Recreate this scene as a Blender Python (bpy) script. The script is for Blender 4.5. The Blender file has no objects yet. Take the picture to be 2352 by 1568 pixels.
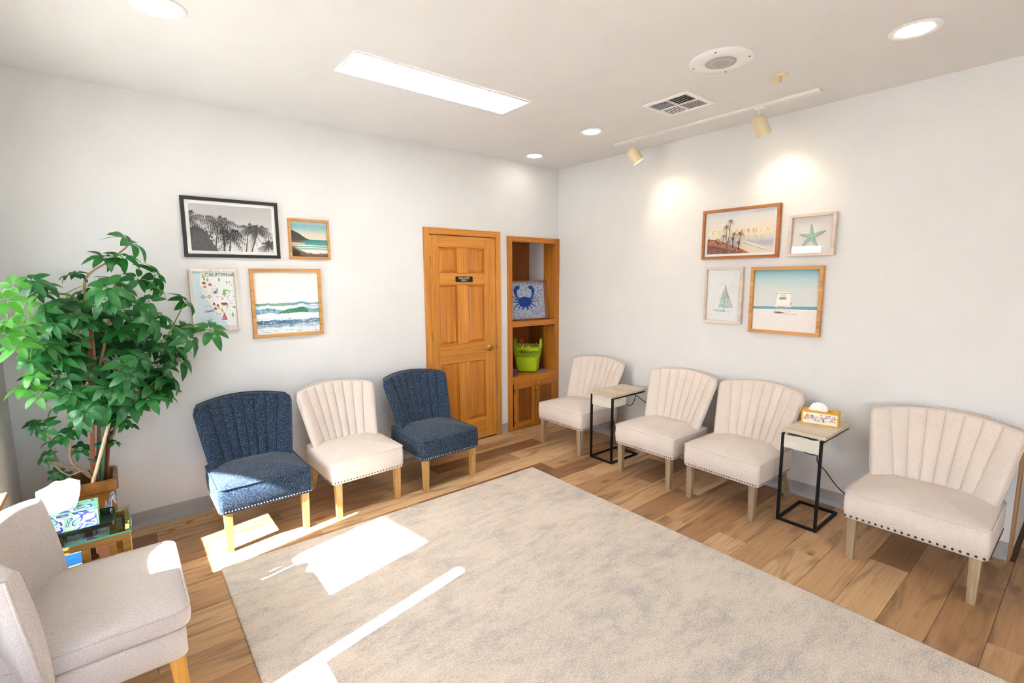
import bpy, bmesh, math, random
from mathutils import Vector, Matrix, noise as mnoise
random.seed(11)
sc = bpy.context.scene
COL = sc.collection
PI = math.pi
R = math.radians

# ------------------------------------------------------------------ camera, world, sun, exposure
cd = bpy.data.cameras.new('camera')
cd.sensor_width = 36.0
cd.lens = 1120.566 / 2352 * 36.0
cd.clip_start = 0.02
cam = bpy.data.objects.new('camera', cd); COL.objects.link(cam)
_yaw, _pitch, _roll = R(50.9417), R(-7.4713), R(-0.3256)
_f = Vector((math.cos(_yaw)*math.cos(_pitch), math.sin(_yaw)*math.cos(_pitch), math.sin(_pitch)))
_r = _f.cross(Vector((0, 0, 1))).normalized(); _u = _r.cross(_f)
_r2 = math.cos(_roll)*_r + math.sin(_roll)*_u; _u2 = -math.sin(_roll)*_r + math.cos(_roll)*_u
M = Matrix((_r2, _u2, -_f)).transposed().to_4x4(); M.translation = Vector((-3.8841, -3.9570, 1.6391))
cam.matrix_world = M
sc.camera = cam

SUN_DIR = Vector((1.0, 0.20, -0.75)).normalized()
world = bpy.data.worlds.new('world'); sc.world = world; world.use_nodes = True
wn = world.node_tree; wn.nodes.clear()
sky = wn.nodes.new('ShaderNodeTexSky'); sky.sky_type = 'NISHITA'; sky.sun_disc = False
sky.sun_elevation = R(36); sky.sun_rotation = R(-100); sky.air_density = 1.0; sky.dust_density = 2.5; sky.ozone_density = 1.0
wmix = wn.nodes.new('ShaderNodeMixRGB'); wmix.blend_type = 'MIX'; wmix.inputs['Fac'].default_value = 0.45
wmix.inputs['Color2'].default_value = (7.4, 9.2, 11.8, 1)
bg = wn.nodes.new('ShaderNodeBackground'); bg.inputs['Strength'].default_value = 0.9
wo = wn.nodes.new('ShaderNodeOutputWorld')
wn.links.new(sky.outputs[0], wmix.inputs['Color1']); wn.links.new(wmix.outputs[0], bg.inputs['Color']); wn.links.new(bg.outputs[0], wo.inputs[0])

sl = bpy.data.lights.new('sun', 'SUN'); sl.energy = 48.0; sl.angle = R(0.53); sl.color = (0.88, 0.95, 1.0)
sun = bpy.data.objects.new('sun', sl); COL.objects.link(sun)
sun.rotation_euler = SUN_DIR.to_track_quat('-Z', 'Y').to_euler(); sun.location = (-12, -4, 8)

vs = sc.view_settings
vs.view_transform = 'Standard'; vs.look = 'None'; vs.exposure = 0.40; vs.gamma = 1.0; vs.use_curve_mapping = False
cy = sc.cycles
cy.use_denoising = True
try: cy.denoiser = 'OPENIMAGEDENOISE'
except Exception: pass
cy.max_bounces = 6; cy.diffuse_bounces = 4; cy.glossy_bounces = 2; cy.transmission_bounces = 4; cy.transparent_max_bounces = 8
cy.caustics_reflective = False; cy.caustics_refractive = False; cy.sample_clamp_indirect = 20.0
cy.use_adaptive_sampling = True; cy.adaptive_threshold = 0.2; cy.adaptive_min_samples = 14

# ------------------------------------------------------------------ helpers
def lin(h, a=1.0):
    h = h.lstrip('#'); o = []
    for i in (0, 2, 4):
        c = int(h[i:i+2], 16)/255
        o.append(c/12.92 if c <= .04045 else ((c+.055)/1.055)**2.4)
    return (o[0], o[1], o[2], a)

def newmat(name):
    m = bpy.data.materials.new(name); m.use_nodes = True
    nt = m.node_tree; nt.nodes.clear()
    out = nt.nodes.new('ShaderNodeOutputMaterial'); p = nt.nodes.new('ShaderNodeBsdfPrincipled')
    nt.links.new(p.outputs[0], out.inputs[0])
    return m, nt, p, out

def N(nt, t, **kw):
    n = nt.nodes.new(t)
    for k, v in kw.items():
        if k in n.inputs.keys(): n.inputs[k].default_value = v
        else: setattr(n, k, v)
    return n

def ramp(nt, stops):
    n = nt.nodes.new('ShaderNodeValToRGB'); e = n.color_ramp.elements
    while len(e) < len(stops): e.new(0.5)
    for i, (p, c) in enumerate(stops): e[i].position = p; e[i].color = c
    return n

def coords(nt, scale=(1, 1, 1), kind='Object', rot=(0, 0, 0)):
    tc = nt.nodes.new('ShaderNodeTexCoord'); mp = nt.nodes.new('ShaderNodeMapping')
    mp.inputs['Scale'].default_value = scale; mp.inputs['Rotation'].default_value = rot
    nt.links.new(tc.outputs[kind], mp.inputs['Vector'])
    return mp.outputs[0]

def bump(nt, p, h, strength=.2, dist=.002):
    b = nt.nodes.new('ShaderNodeBump'); b.inputs['Strength'].default_value = strength; b.inputs['Distance'].default_value = dist
    nt.links.new(h, b.inputs['Height']); nt.links.new(b.outputs[0], p.inputs['Normal'])

def plain(name, hexc, rough=.5, metal=0.0, spec=.5, var=0.0, vscale=20, bstr=0.0, bscale=200):
    m, nt, p, out = newmat(name)
    c = lin(hexc); p.inputs['Base Color'].default_value = c
    p.inputs['Roughness'].default_value = rough; p.inputs['Metallic'].default_value = metal
    p.inputs['Specular IOR Level'].default_value = spec
    v = coords(nt)
    n = N(nt, 'ShaderNodeTexNoise', Scale=vscale, Detail=4.0); nt.links.new(v, n.inputs['Vector'])
    k = max(var, .02)
    r = ramp(nt, [(.3, tuple(x*(1-k) for x in c[:3])+(1,)), (.7, tuple(min(1, x*(1+k)) for x in c[:3])+(1,))])
    nt.links.new(n.outputs['Fac'], r.inputs[0]); nt.links.new(r.outputs[0], p.inputs['Base Color'])
    if bstr:
        n2 = N(nt, 'ShaderNodeTexNoise', Scale=bscale, Detail=3.0); nt.links.new(v, n2.inputs['Vector'])
        bump(nt, p, n2.outputs['Fac'], bstr, .001)
    return m

def emit(name, col, strength):
    m, nt, p, out = newmat(name)
    p.inputs['Base Color'].default_value = (.9, .9, .9, 1)
    p.inputs['Emission Color'].default_value = col; p.inputs['Emission Strength'].default_value = strength
    return m

def wood(name, c1, c2, axis='Z', fine=60, rough=.42, c3=None, spec=.4):
    m, nt, p, out = newmat(name)
    s = {'X': (1.6, fine, fine), 'Y': (fine, 1.6, fine), 'Z': (fine, fine, 1.6)}[axis]
    v = coords(nt, s)
    n1 = N(nt, 'ShaderNodeTexNoise', Scale=1.0, Detail=5.0, Roughness=.6, Distortion=.6); nt.links.new(v, n1.inputs['Vector'])
    r = ramp(nt, [(.30, lin(c1)), (.55, lin(c2)), (.75, lin(c3 or c2))]); nt.links.new(n1.outputs['Fac'], r.inputs[0])
    s2 = {'X': (.7, 9, 9), 'Y': (9, .7, 9), 'Z': (9, 9, .7)}[axis]
    v2 = coords(nt, s2)
    n2 = N(nt, 'ShaderNodeTexNoise', Scale=1.0, Detail=3.0, Distortion=1.2); nt.links.new(v2, n2.inputs['Vector'])
    r2 = ramp(nt, [(.35, (.78, .76, .72, 1)), (.65, (1.06, 1.06, 1.06, 1))]); nt.links.new(n2.outputs['Fac'], r2.inputs[0])
    mx = N(nt, 'ShaderNodeMixRGB', blend_type='MULTIPLY'); mx.inputs['Fac'].default_value = .75
    nt.links.new(r.outputs[0], mx.inputs['Color1']); nt.links.new(r2.outputs[0], mx.inputs['Color2'])
    nt.links.new(mx.outputs[0], p.inputs['Base Color'])
    p.inputs['Roughness'].default_value = rough; p.inputs['Specular IOR Level'].default_value = spec
    bump(nt, p, n1.outputs['Fac'], .12, .0008)
    return m

def fabric(name, dark, mid, light, scale=420, contrast=(.35, .5, .68), rough=.9, blotch=.12):
    m, nt, p, out = newmat(name)
    va = coords(nt, (scale*.22, scale, scale)); vb = coords(nt, (scale, scale*.22, scale*.22))
    na = N(nt, 'ShaderNodeTexNoise', Scale=1.0, Detail=2.0); nt.links.new(va, na.inputs['Vector'])
    nb = N(nt, 'ShaderNodeTexNoise', Scale=1.0, Detail=2.0); nt.links.new(vb, nb.inputs['Vector'])
    mm = N(nt, 'ShaderNodeMath', operation='MAXIMUM'); nt.links.new(na.outputs['Fac'], mm.inputs[0]); nt.links.new(nb.outputs['Fac'], mm.inputs[1])
    r = ramp(nt, [(contrast[0], lin(dark)), (contrast[1], lin(mid)), (contrast[2], lin(light))]); nt.links.new(mm.outputs[0], r.inputs[0])
    vc = coords(nt, (5, 5, 5)); nc = N(nt, 'ShaderNodeTexNoise', Scale=1.0, Detail=4.0); nt.links.new(vc, nc.inputs['Vector'])
    r2 = ramp(nt, [(.3, (1-blotch,)*3+(1,)), (.7, (1, 1, 1, 1))]); nt.links.new(nc.outputs['Fac'], r2.inputs[0])
    mx = N(nt, 'ShaderNodeMixRGB', blend_type='MULTIPLY'); mx.inputs['Fac'].default_value = 1.0
    nt.links.new(r.outputs[0], mx.inputs['Color1']); nt.links.new(r2.outputs[0], mx.inputs['Color2']); nt.links.new(mx.outputs[0], p.inputs['Base Color'])
    p.inputs['Roughness'].default_value = rough; p.inputs['Specular IOR Level'].default_value = .15
    p.inputs['Sheen Weight'].default_value = .15; p.inputs['Sheen Roughness'].default_value = .5
    bump(nt, p, mm.outputs[0], .35, .001)
    return m

def clear_glass(name, tint=(1, 1, 1, 1), ior=1.45, boost=1.0):
    m, nt, p, out = newmat(name); nt.nodes.remove(p)
    t = N(nt, 'ShaderNodeBsdfTransparent'); t.inputs['Color'].default_value = tint
    g = N(nt, 'ShaderNodeBsdfGlossy'); g.inputs['Roughness'].default_value = .02
    lw = N(nt, 'ShaderNodeLayerWeight'); lw.inputs['Blend'].default_value = .5
    pw = N(nt, 'ShaderNodeMath', operation='POWER'); pw.inputs[1].default_value = 5.0; nt.links.new(lw.outputs['Facing'], pw.inputs[0])
    fr = N(nt, 'ShaderNodeMath', operation='MULTIPLY_ADD'); fr.inputs[1].default_value = .94; fr.inputs[2].default_value = .04; nt.links.new(pw.outputs[0], fr.inputs[0])
    mx = N(nt, 'ShaderNodeMixShader')
    nt.links.new(fr.outputs[0], mx.inputs[0]); nt.links.new(t.outputs[0], mx.inputs[1]); nt.links.new(g.outputs[0], mx.inputs[2]); nt.links.new(mx.outputs[0], out.inputs[0])
    return m

def me_from(bm, name, smooth=None, recalc=True):
    if recalc: bmesh.ops.recalc_face_normals(bm, faces=bm.faces[:])
    me = bpy.data.meshes.new(name); bm.to_mesh(me); bm.free()
    if smooth is not None:
        me.polygons.foreach_set('use_smooth', [True]*len(me.polygons))
        if smooth < 180:
            try: me.set_sharp_from_angle(angle=R(smooth))
            except Exception: pass
    me.update()
    return me

def obj(name, bm, mat, parent=None, smooth=None, loc=None, rot=None):
    me = me_from(bm, name, smooth) if isinstance(bm, bmesh.types.BMesh) else bm
    if mat is not None:
        me.materials.clear()
        for mm in (mat if isinstance(mat, (list, tuple)) else [mat]): me.materials.append(mm)
    o = bpy.data.objects.new(name, me); COL.objects.link(o)
    if parent is not None: o.parent = parent
    if loc is not None: o.location = loc
    if rot is not None: o.rotation_euler = rot
    return o

def inst(name, me, parent=None, loc=(0, 0, 0), rot=(0, 0, 0), scale=None):
    o = bpy.data.objects.new(name, me); COL.objects.link(o); o.parent = parent; o.location = loc; o.rotation_euler = rot
    if scale is not None: o.scale = scale
    return o

def thing(name, label, cat, loc=(0, 0, 0), rot=(0, 0, 0), group=None, kind=None):
    o = bpy.data.objects.new(name, None); COL.objects.link(o); o.empty_display_size = .05
    o.location = loc; o.rotation_euler = rot
    tag(o, label, cat, group, kind)
    return o

def tag(o, label=None, cat=None, group=None, kind=None):
    if label: o['label'] = label
    if cat: o['category'] = cat
    if group: o['group'] = group
    if kind: o['kind'] = kind
    return o

def box(bm, a, b, bev=0.0, seg=2):
    cx = [(a[i]+b[i])/2 for i in range(3)]; s = [abs(b[i]-a[i]) for i in range(3)]
    g = bmesh.ops.create_cube(bm, size=1.0, matrix=Matrix.Translation(cx) @ Matrix.Diagonal((s[0], s[1], s[2], 1)))
    if bev > 0:
        es = {e for v in g['verts'] for e in v.link_edges}
        bmesh.ops.bevel(bm, geom=list(es), offset=min(bev, min(s)*.49), segments=seg, affect='EDGES', profile=.5)
    return bm

def BM(): return bmesh.new()

def boxm(a, b, bev=0.0, seg=2): return box(BM(), a, b, bev, seg)

def catmull(pts, n=8):
    P = [Vector(p) for p in pts]
    if len(P) < 3: return [P[0].lerp(P[-1], i/n) for i in range(n+1)]
    out = []
    for i in range(len(P)-1):
        p0 = P[i-1] if i else P[0]*2-P[1]; p1, p2 = P[i], P[i+1]; p3 = P[i+2] if i+2 < len(P) else P[-1]*2-P[-2]
        for k in range(n):
            t = k/n
            out.append(.5*((2*p1)+(p2-p0)*t+(2*p0-5*p1+4*p2-p3)*t*t+(3*p1-p0-3*p2+p3)*t**3))
    out.append(P[-1]); return out

def tube(bm, pts, r, sides=8, r1=None, closed=False, cap=True):
    pts = [Vector(p) for p in pts]; n = len(pts); rings = []
    up = None
    for i, p in enumerate(pts):
        if closed: t = pts[(i+1) % n]-pts[i-1]
        else: t = (pts[min(i+1, n-1)]-pts[max(i-1, 0)])
        if t.length < 1e-9: t = Vector((0, 0, 1))
        t.normalize()
        if up is None:
            up = Vector((0, 0, 1)) if abs(t.z) < .9 else Vector((1, 0, 0))
        s = t.cross(up)
        if s.length < 1e-6: s = t.orthogonal()
        s.normalize(); up = s.cross(t).normalized()
        rr = r if r1 is None else r+(r1-r)*i/max(1, n-1)
        rings.append([bm.verts.new(p+rr*(math.cos(2*PI*k/sides+PI/4)*s+math.sin(2*PI*k/sides+PI/4)*up)) for k in range(sides)])
    m = n if closed else n-1
    for i in range(m):
        a, b = rings[i], rings[(i+1) % n]
        for k in range(sides): bm.faces.new((a[k], a[(k+1) % sides], b[(k+1) % sides], b[k]))
    if cap and not closed:
        bm.faces.new(rings[0][::-1]); bm.faces.new(rings[-1])
    return bm

def lathe(bm, prof, n=32, c=(0, 0, 0), axis='Z', mat=None):
    rings = []
    for r, z in prof:
        ring = []
        for k in range(n):
            a = 2*PI*k/n; v = Vector((r*math.cos(a), r*math.sin(a), z))
            if mat is not None: v = mat @ v
            ring.append(bm.verts.new(v+Vector(c)))
        rings.append(ring)
    for i in range(len(rings)-1):
        a, b = rings[i], rings[i+1]
        for k in range(n): bm.faces.new((a[k], a[(k+1) % n], b[(k+1) % n], b[k]))
    if prof[0][0] > 1e-6: bm.faces.new(rings[0][::-1])
    if prof[-1][0] > 1e-6: bm.faces.new(rings[-1])
    bmesh.ops.remove_doubles(bm, verts=[v for rg in (rings[0], rings[-1]) for v in rg], dist=1e-7)
    return bm

def loft(bm, rings, closed_ring=True, cap0=True, cap1=True):
    vr = [[bm.verts.new(Vector(p)) for p in rg] for rg in rings]; n = len(vr[0])
    for i in range(len(vr)-1):
        a, b = vr[i], vr[i+1]
        for k in range(n if closed_ring else n-1): bm.faces.new((a[k], a[(k+1) % n], b[(k+1) % n], b[k]))
    if closed_ring and cap0: bm.faces.new(vr[0][::-1])
    if closed_ring and cap1: bm.faces.new(vr[-1])
    return vr

def rrect(x0, x1, y0, y1, r, n=5):
    rs = r if isinstance(r, (list, tuple)) else (r, r, r, r)   # corners: (x1,y1),(x0,y1),(x0,y0),(x1,y0)
    out = []
    for (cx, cy, a0, rr) in ((x1, y1, 0, rs[0]), (x0, y1, 90, rs[1]), (x0, y0, 180, rs[2]), (x1, y0, 270, rs[3])):
        sx = -1 if cx == x1 else 1; sy = -1 if cy == y1 else 1
        for k in range(n+1):
            a = R(a0+90*k/n); out.append((cx+sx*rr+rr*math.cos(a), cy+sy*rr+rr*math.sin(a)))
    return out

def prism(bm, poly, z0, z1):
    """poly in XY extruded to z0..z1"""
    loft(bm, [[(x, y, z0) for x, y in poly], [(x, y, z1) for x, y in poly]])
    return bm

def text_bm(body, size, depth=.0008, align='CENTER', spacing=1.0):
    cu = bpy.data.curves.new('lettering', 'FONT'); cu.body = body; cu.size = size; cu.extrude = depth; cu.align_x = align; cu.align_y = 'CENTER'
    cu.space_character = spacing
    cu.resolution_u = 3
    o = bpy.data.objects.new('lettering', cu); COL.objects.link(o)
    dg = bpy.context.evaluated_depsgraph_get(); me = bpy.data.meshes.new_from_object(o.evaluated_get(dg))
    bpy.data.objects.remove(o); bpy.data.curves.remove(cu)
    bm = BM(); bm.from_mesh(me); bpy.data.meshes.remove(me)
    return bm

# ------------------------------------------------------------------ shared materials
MW = plain('wall_paint', 'dfdedd', .75, spec=.25, var=.012, vscale=3, bstr=.12, bscale=260)
MCEIL = plain('ceiling_paint', 'e2e1e0', .8, spec=.2, var=.012, vscale=3, bstr=.15, bscale=200)
MBASE = plain('grey_vinyl_baseboard', 'a8a6a4', .45, spec=.4, var=.02)
OAKZ = wood('honey_oak_upright', 'c07a2c', 'd8913e', 'Z', 55, .34, 'e09c4a')
OAKX = wood('honey_oak_level', 'c07a2c', 'd8913e', 'X', 55, .34, 'e09c4a')
OAKP = wood('honey_oak_panel', 'b56b24', 'd08636', 'Z', 70, .34, 'd8923f')
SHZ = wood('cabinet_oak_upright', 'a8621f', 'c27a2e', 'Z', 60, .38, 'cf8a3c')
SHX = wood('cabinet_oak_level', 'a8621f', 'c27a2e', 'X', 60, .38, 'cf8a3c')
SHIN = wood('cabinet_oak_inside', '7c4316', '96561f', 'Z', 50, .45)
LEG1 = wood('blond_leg_wood', 'b88d50', 'd2a866', 'Z', 70, .45, 'dcb77a')
LEG2 = wood('greywashed_leg_wood', '8f7a60', 'ac9678', 'Z', 70, .5, 'bfaf97')
BLACK = plain('black_metal', '16181c', .45, .6, var=.05)
BRASS = plain('brass', 'c9a04a', .25, 1.0, var=.05)
WHITEP = plain('white_plastic', 'efeeed', .4, var=.01)
CREAM = fabric('cream_linen', 'cdbcae', 'e0d3c8', 'e8ded5', 800, (.42, .55, .72), blotch=.07)
SEAMC = plain('cream_seam', 'b9a897', .9)
SEAMB = plain('blue_seam', '0a1018', .9)
BLUE = fabric('blue_tweed', '101c2a', '223247', '778ba2', 440, (.43, .56, .77), blotch=.1)
GREIGE = fabric('greige_linen', 'b0a49c', 'c3b8b2', 'd4cbc6', 760, (.42, .55, .72), blotch=.05)
DARKNAIL = plain('bronze_nailhead', '4a3f3a', .35, .8)
SILVERNAIL = plain('pewter_nailhead', 'b9bcc2', .25, .9)
GLASS = clear_glass('picture_glass')
ROOM_H = 2.8
LAMP = dict(fluor=15.0, can=24.0, spot=8.0)
PLANT = {"leaves":[[-3.782,-0.3,1.856,0.095,0.2],[-3.83,-0.33,1.769,0.092,0.2],[-3.768,-0.3,1.644,0.071,0.15],[-3.68,-0.26,1.665,0.079,0.2],[-3.687,-0.28,1.596,0.092,0.2],[-3.877,-0.3,1.632,0.08,0.1],[-3.907,-0.35,1.766,0.065,0.2],[-4.198,-0.55,1.633,0.066,0.35],[-4.163,-0.5,1.613,0.076,0.3],[-4.239,-0.75,1.616,0.052,0.9],[-4.192,-0.4,1.565,0.047,0.2],[-4.069,-0.3,1.665,0.047,0.3],[-4.032,-0.3,1.675,0.048,0.3],[-4.022,-0.3,1.578,0.063,0.2],[-4.09,-0.4,1.53,0.053,0.3],[-4.262,-0.85,1.55,0.055,0.9],[-4.262,-0.85,1.463,0.052,1.0],[-4.282,-0.85,1.396,0.055,1.0],[-4.234,-0.7,1.425,0.06,1.0],[-4.258,-0.7,1.329,0.065,1.0],[-4.222,-0.6,1.519,0.052,0.7],[-3.534,-0.22,1.497,0.08,0.15],[-3.412,-0.2,1.305,0.095,0.15],[-3.528,-0.22,1.267,0.096,0.15],[-3.597,-0.24,1.126,0.108,0.15],[-3.619,-0.25,1.208,0.083,0.1],[-3.566,-0.22,1.323,0.07,0.15],[-3.677,-0.28,1.216,0.08,0.1],[-3.738,-0.3,1.096,0.109,0.15],[-3.761,-0.38,1.01,0.102,0.35],[-3.826,-0.42,0.953,0.086,0.4],[-3.684,-0.33,1.034,0.088,0.25],[-3.719,-0.36,0.949,0.082,0.3],[-3.741,-0.34,1.387,0.098,0.1],[-3.689,-0.3,1.428,0.087,0.1],[-4.244,-0.35,0.848,0.058,0.1],[-4.285,-0.35,0.868,0.043,0.1],[-4.206,-0.36,0.763,0.059,0.1],[-4.25,-0.38,0.685,0.044,0.1],[-4.121,-0.33,0.805,0.055,0.1],[-4.16,-0.4,0.965,0.063,0.3],[-4.109,-0.33,0.688,0.048,0.1],[-4.161,-0.36,0.784,0.046,0.1],[-4.22,-0.36,0.577,0.038,0.1],[-4.179,-0.36,0.556,0.032,0.2],[-3.916,-0.28,0.813,0.061,0.1],[-3.888,-0.24,0.763,0.058,0.1],[-3.949,-0.4,0.89,0.066,0.4],[-3.959,-0.3,0.685,0.032,0.4],[-4.257,-0.62,1.114,0.068,0.9],[-4.228,-0.6,1.173,0.069,0.6],[-4.224,-0.58,1.069,0.07,0.8],[-4.232,-0.62,1.242,0.059,0.5],[-4.214,-0.55,1.298,0.08,0.45],[-4.189,-0.5,1.301,0.083,0.5],[-4.152,-0.5,1.343,0.077,0.4],[-4.16,-0.5,1.435,0.073,0.4],[-4.12,-0.5,1.05,0.079,0.45],[-4.093,-0.5,0.974,0.081,0.5],[-4.024,-0.48,0.946,0.084,0.5],[-4.067,-0.46,0.888,0.072,0.5],[-4.1,-0.48,1.232,0.08,0.3],[-4.023,-0.48,1.164,0.083,0.35],[-4.06,-0.29,1.529,0.061,0.278],[-3.845,-0.494,1.589,0.064,0.103],[-3.941,-0.255,1.35,0.071,0.226],[-4.259,-0.132,1.25,0.073,0.203],[-4.241,-0.38,1.331,0.074,0.362],[-4.044,-0.312,0.992,0.083,0.071],[-4.164,-0.546,1.49,0.059,0.331],[-3.721,-0.468,1.412,0.087,0.052],[-4.098,-0.59,1.06,0.062,0.262],[-4.179,-0.274,1.2,0.079,0.154],[-3.872,-0.362,1.348,0.08,0.145],[-3.909,-0.561,1.598,0.088,0.097],[-3.846,-0.131,1.279,0.105,0.053],[-4.091,-0.391,1.203,0.084,0.353],[-3.986,-0.395,1.415,0.069,0.106],[-3.783,-0.147,1.036,0.079,0.137],[-4.121,-0.549,1.234,0.07,0.371],[-3.977,-0.554,0.989,0.086,0.173],[-3.801,-0.177,1.4,0.096,0.09],[-4.05,-0.171,1.026,0.08,0.057],[-4.161,-0.618,1.308,0.066,0.216],[-3.803,-0.469,1.191,0.069,0.105],[-3.851,-0.462,1.178,0.093,0.05],[-3.918,-0.245,1.272,0.095,0.077],[-4.006,-0.157,1.096,0.09,0.283],[-4.238,-0.475,1.145,0.063,0.207],[-4.066,-0.121,1.095,0.084,0.154],[-4.25,-0.406,1.086,0.061,0.069],[-3.789,-0.569,0.97,0.094,0.09],[-4.115,-0.152,1.314,0.069,0.136],[-4.087,-0.365,0.963,0.065,0.161],[-4.149,-0.142,1.259,0.09,0.327],[-3.898,-0.305,1.434,0.097,0.257],[-3.674,-0.345,1.059,0.099,0.055],[-3.972,-0.254,1.145,0.079,0.234],[-3.717,-0.298,0.979,0.082,0.056],[-4.04,-0.157,1.322,0.067,0.185],[-4.212,-0.448,1.187,0.062,0.334],[-4.141,-0.132,1.518,0.068,0.279],[-4.192,-0.47,1.386,0.069,0.202],[-3.874,-0.536,1.533,0.065,0.094],[-4.126,-0.167,1.371,0.077,0.124],[-3.998,-0.167,1.249,0.1,0.168],[-4.044,-0.55,1.454,0.061,0.078],[-3.732,-0.449,1.515,0.069,0.083],[-3.927,-0.491,1.534,0.078,0.263],[-3.735,-0.245,1.047,0.087,0.102],[-4.194,-0.358,1.067,0.067,0.173],[-3.965,-0.589,1.067,0.067,0.281],[-4.12,-0.557,1.149,0.069,0.259],[-4.135,-0.189,1.469,0.066,0.144],[-3.918,-0.496,0.948,0.075,0.143],[-3.733,-0.143,1.225,0.107,0.167],[-3.892,-0.609,1.044,0.061,0.19],[-3.8,-0.172,1.236,0.088,0.147],[-4.052,-0.62,0.961,0.067,0.313],[-3.797,-0.207,1.502,0.101,0.219],[-4.053,-0.496,1.308,0.06,0.096],[-3.987,-0.359,1.504,0.083,0.305],[-4.087,-0.259,1.239,0.082,0.286],[-4.211,-0.391,1.235,0.071,0.065],[-3.68,-0.229,1.261,0.081,0.151],[-4.019,-0.297,0.891,0.072,0.083],[-3.867,-0.494,0.958,0.085,0.177],[-4.13,-0.564,1.421,0.055,0.235],[-3.892,-0.329,1.232,0.078,0.096],[-3.941,-0.319,1.082,0.063,0.118],[-3.936,-0.39,1.46,0.094,0.205],[-4.047,-0.178,1.235,0.079,0.117],[-4.08,-0.496,1.47,0.085,0.278],[-4.024,-0.466,1.402,0.058,0.193],[-3.711,-0.283,1.11,0.087,0.08],[-3.838,-0.286,0.968,0.102,0.089],[-3.866,-0.603,1.122,0.072,0.129],[-3.974,-0.279,1.216,0.069,0.248]],"b":[[0.011,0.006,1,[[-4.058,-0.3,0.461],[-4.022,-0.3,0.739],[-4.002,-0.31,1.048],[-3.951,-0.32,1.273],[-3.901,-0.32,1.496],[-3.875,-0.32,1.615]]],[0.012,0.004,1,[[-4.072,-0.32,0.48],[-4.042,-0.33,0.854],[-4.006,-0.33,1.128],[-4.004,-0.32,1.402],[-4.009,-0.31,1.597],[-3.98,-0.31,1.674],[-3.891,-0.31,1.744],[-3.801,-0.3,1.83]]],[0.011,0.006,1,[[-4.016,-0.27,0.447],[-3.995,-0.27,0.645],[-3.954,-0.26,0.741],[-3.933,-0.26,0.844],[-3.942,-0.3,0.973],[-3.949,-0.32,1.032]]],[0.008,0.003,0,[[-4.06,-0.36,1.095],[-3.952,-0.33,1.039],[-3.847,-0.3,1.099],[-3.742,-0.26,1.204],[-3.646,-0.24,1.292],[-3.595,-0.23,1.384],[-3.539,-0.22,1.491]]],[0.007,0.003,0,[[-4.002,-0.34,1.44],[-4.063,-0.38,1.552],[-4.148,-0.48,1.575],[-4.199,-0.55,1.625],[-4.239,-0.72,1.614]]],[0.006,0.003,0,[[-4.023,-0.36,1.308],[-4.146,-0.5,1.411],[-4.225,-0.65,1.437],[-4.263,-0.82,1.461]]],[0.006,0.003,0,[[-4.036,-0.36,1.161],[-4.127,-0.46,1.28],[-4.202,-0.55,1.297],[-4.256,-0.68,1.327]]],[0.006,0.003,0,[[-4.031,-0.36,1.011],[-4.116,-0.46,1.03],[-4.189,-0.54,1.102],[-4.248,-0.6,1.132]]],[0.008,0.004,1,[[-4.084,-0.33,0.513],[-4.126,-0.34,0.579],[-4.178,-0.35,0.608],[-4.211,-0.36,0.67],[-4.217,-0.36,0.758]]],[0.008,0.005,1,[[-4.093,-0.34,0.531],[-4.15,-0.34,0.624],[-4.146,-0.34,0.725],[-4.107,-0.34,0.868],[-4.099,-0.38,1.025]]],[0.005,0.004,1,[[-4.072,-0.36,0.506],[-4.098,-0.37,0.568],[-4.171,-0.38,0.565],[-4.232,-0.38,0.656],[-4.25,-0.38,0.685]]],[0.006,0.003,0,[[-3.954,-0.33,1.019],[-3.859,-0.36,0.971],[-3.764,-0.38,1.01]]],[0.006,0.003,0,[[-3.944,-0.33,1.348],[-3.824,-0.33,1.378],[-3.718,-0.32,1.397]]],[0.005,0.003,0,[[-3.912,-0.32,1.496],[-3.804,-0.3,1.606],[-3.692,-0.27,1.631]]],[0.006,0.003,0,[[-3.96,-0.34,1.175],[-3.871,-0.36,1.064],[-3.821,-0.41,0.956]]]],"stake":[[-3.996,-0.35,1.486],[-4.071,-0.35,0.476]],"green":[[-3.945,-0.33,1.121],[-4.038,-0.33,0.46]],"cane":[[-3.966,-0.36,0.833],[-4.068,-0.4,0.505]],"red":[[-3.934,-0.28,1.112],[-4.013,-0.28,0.463]]}
# ------------------------------------------------------------------ the setting
X3, Y4 = -4.41, -6.40          # window wall (left) and front wall
def struct(name, bm, mat, parent=None, smooth=None):
    o = obj(name, bm, mat, parent, smooth)
    if parent is None: o['kind'] = 'structure'
    return o

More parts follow.
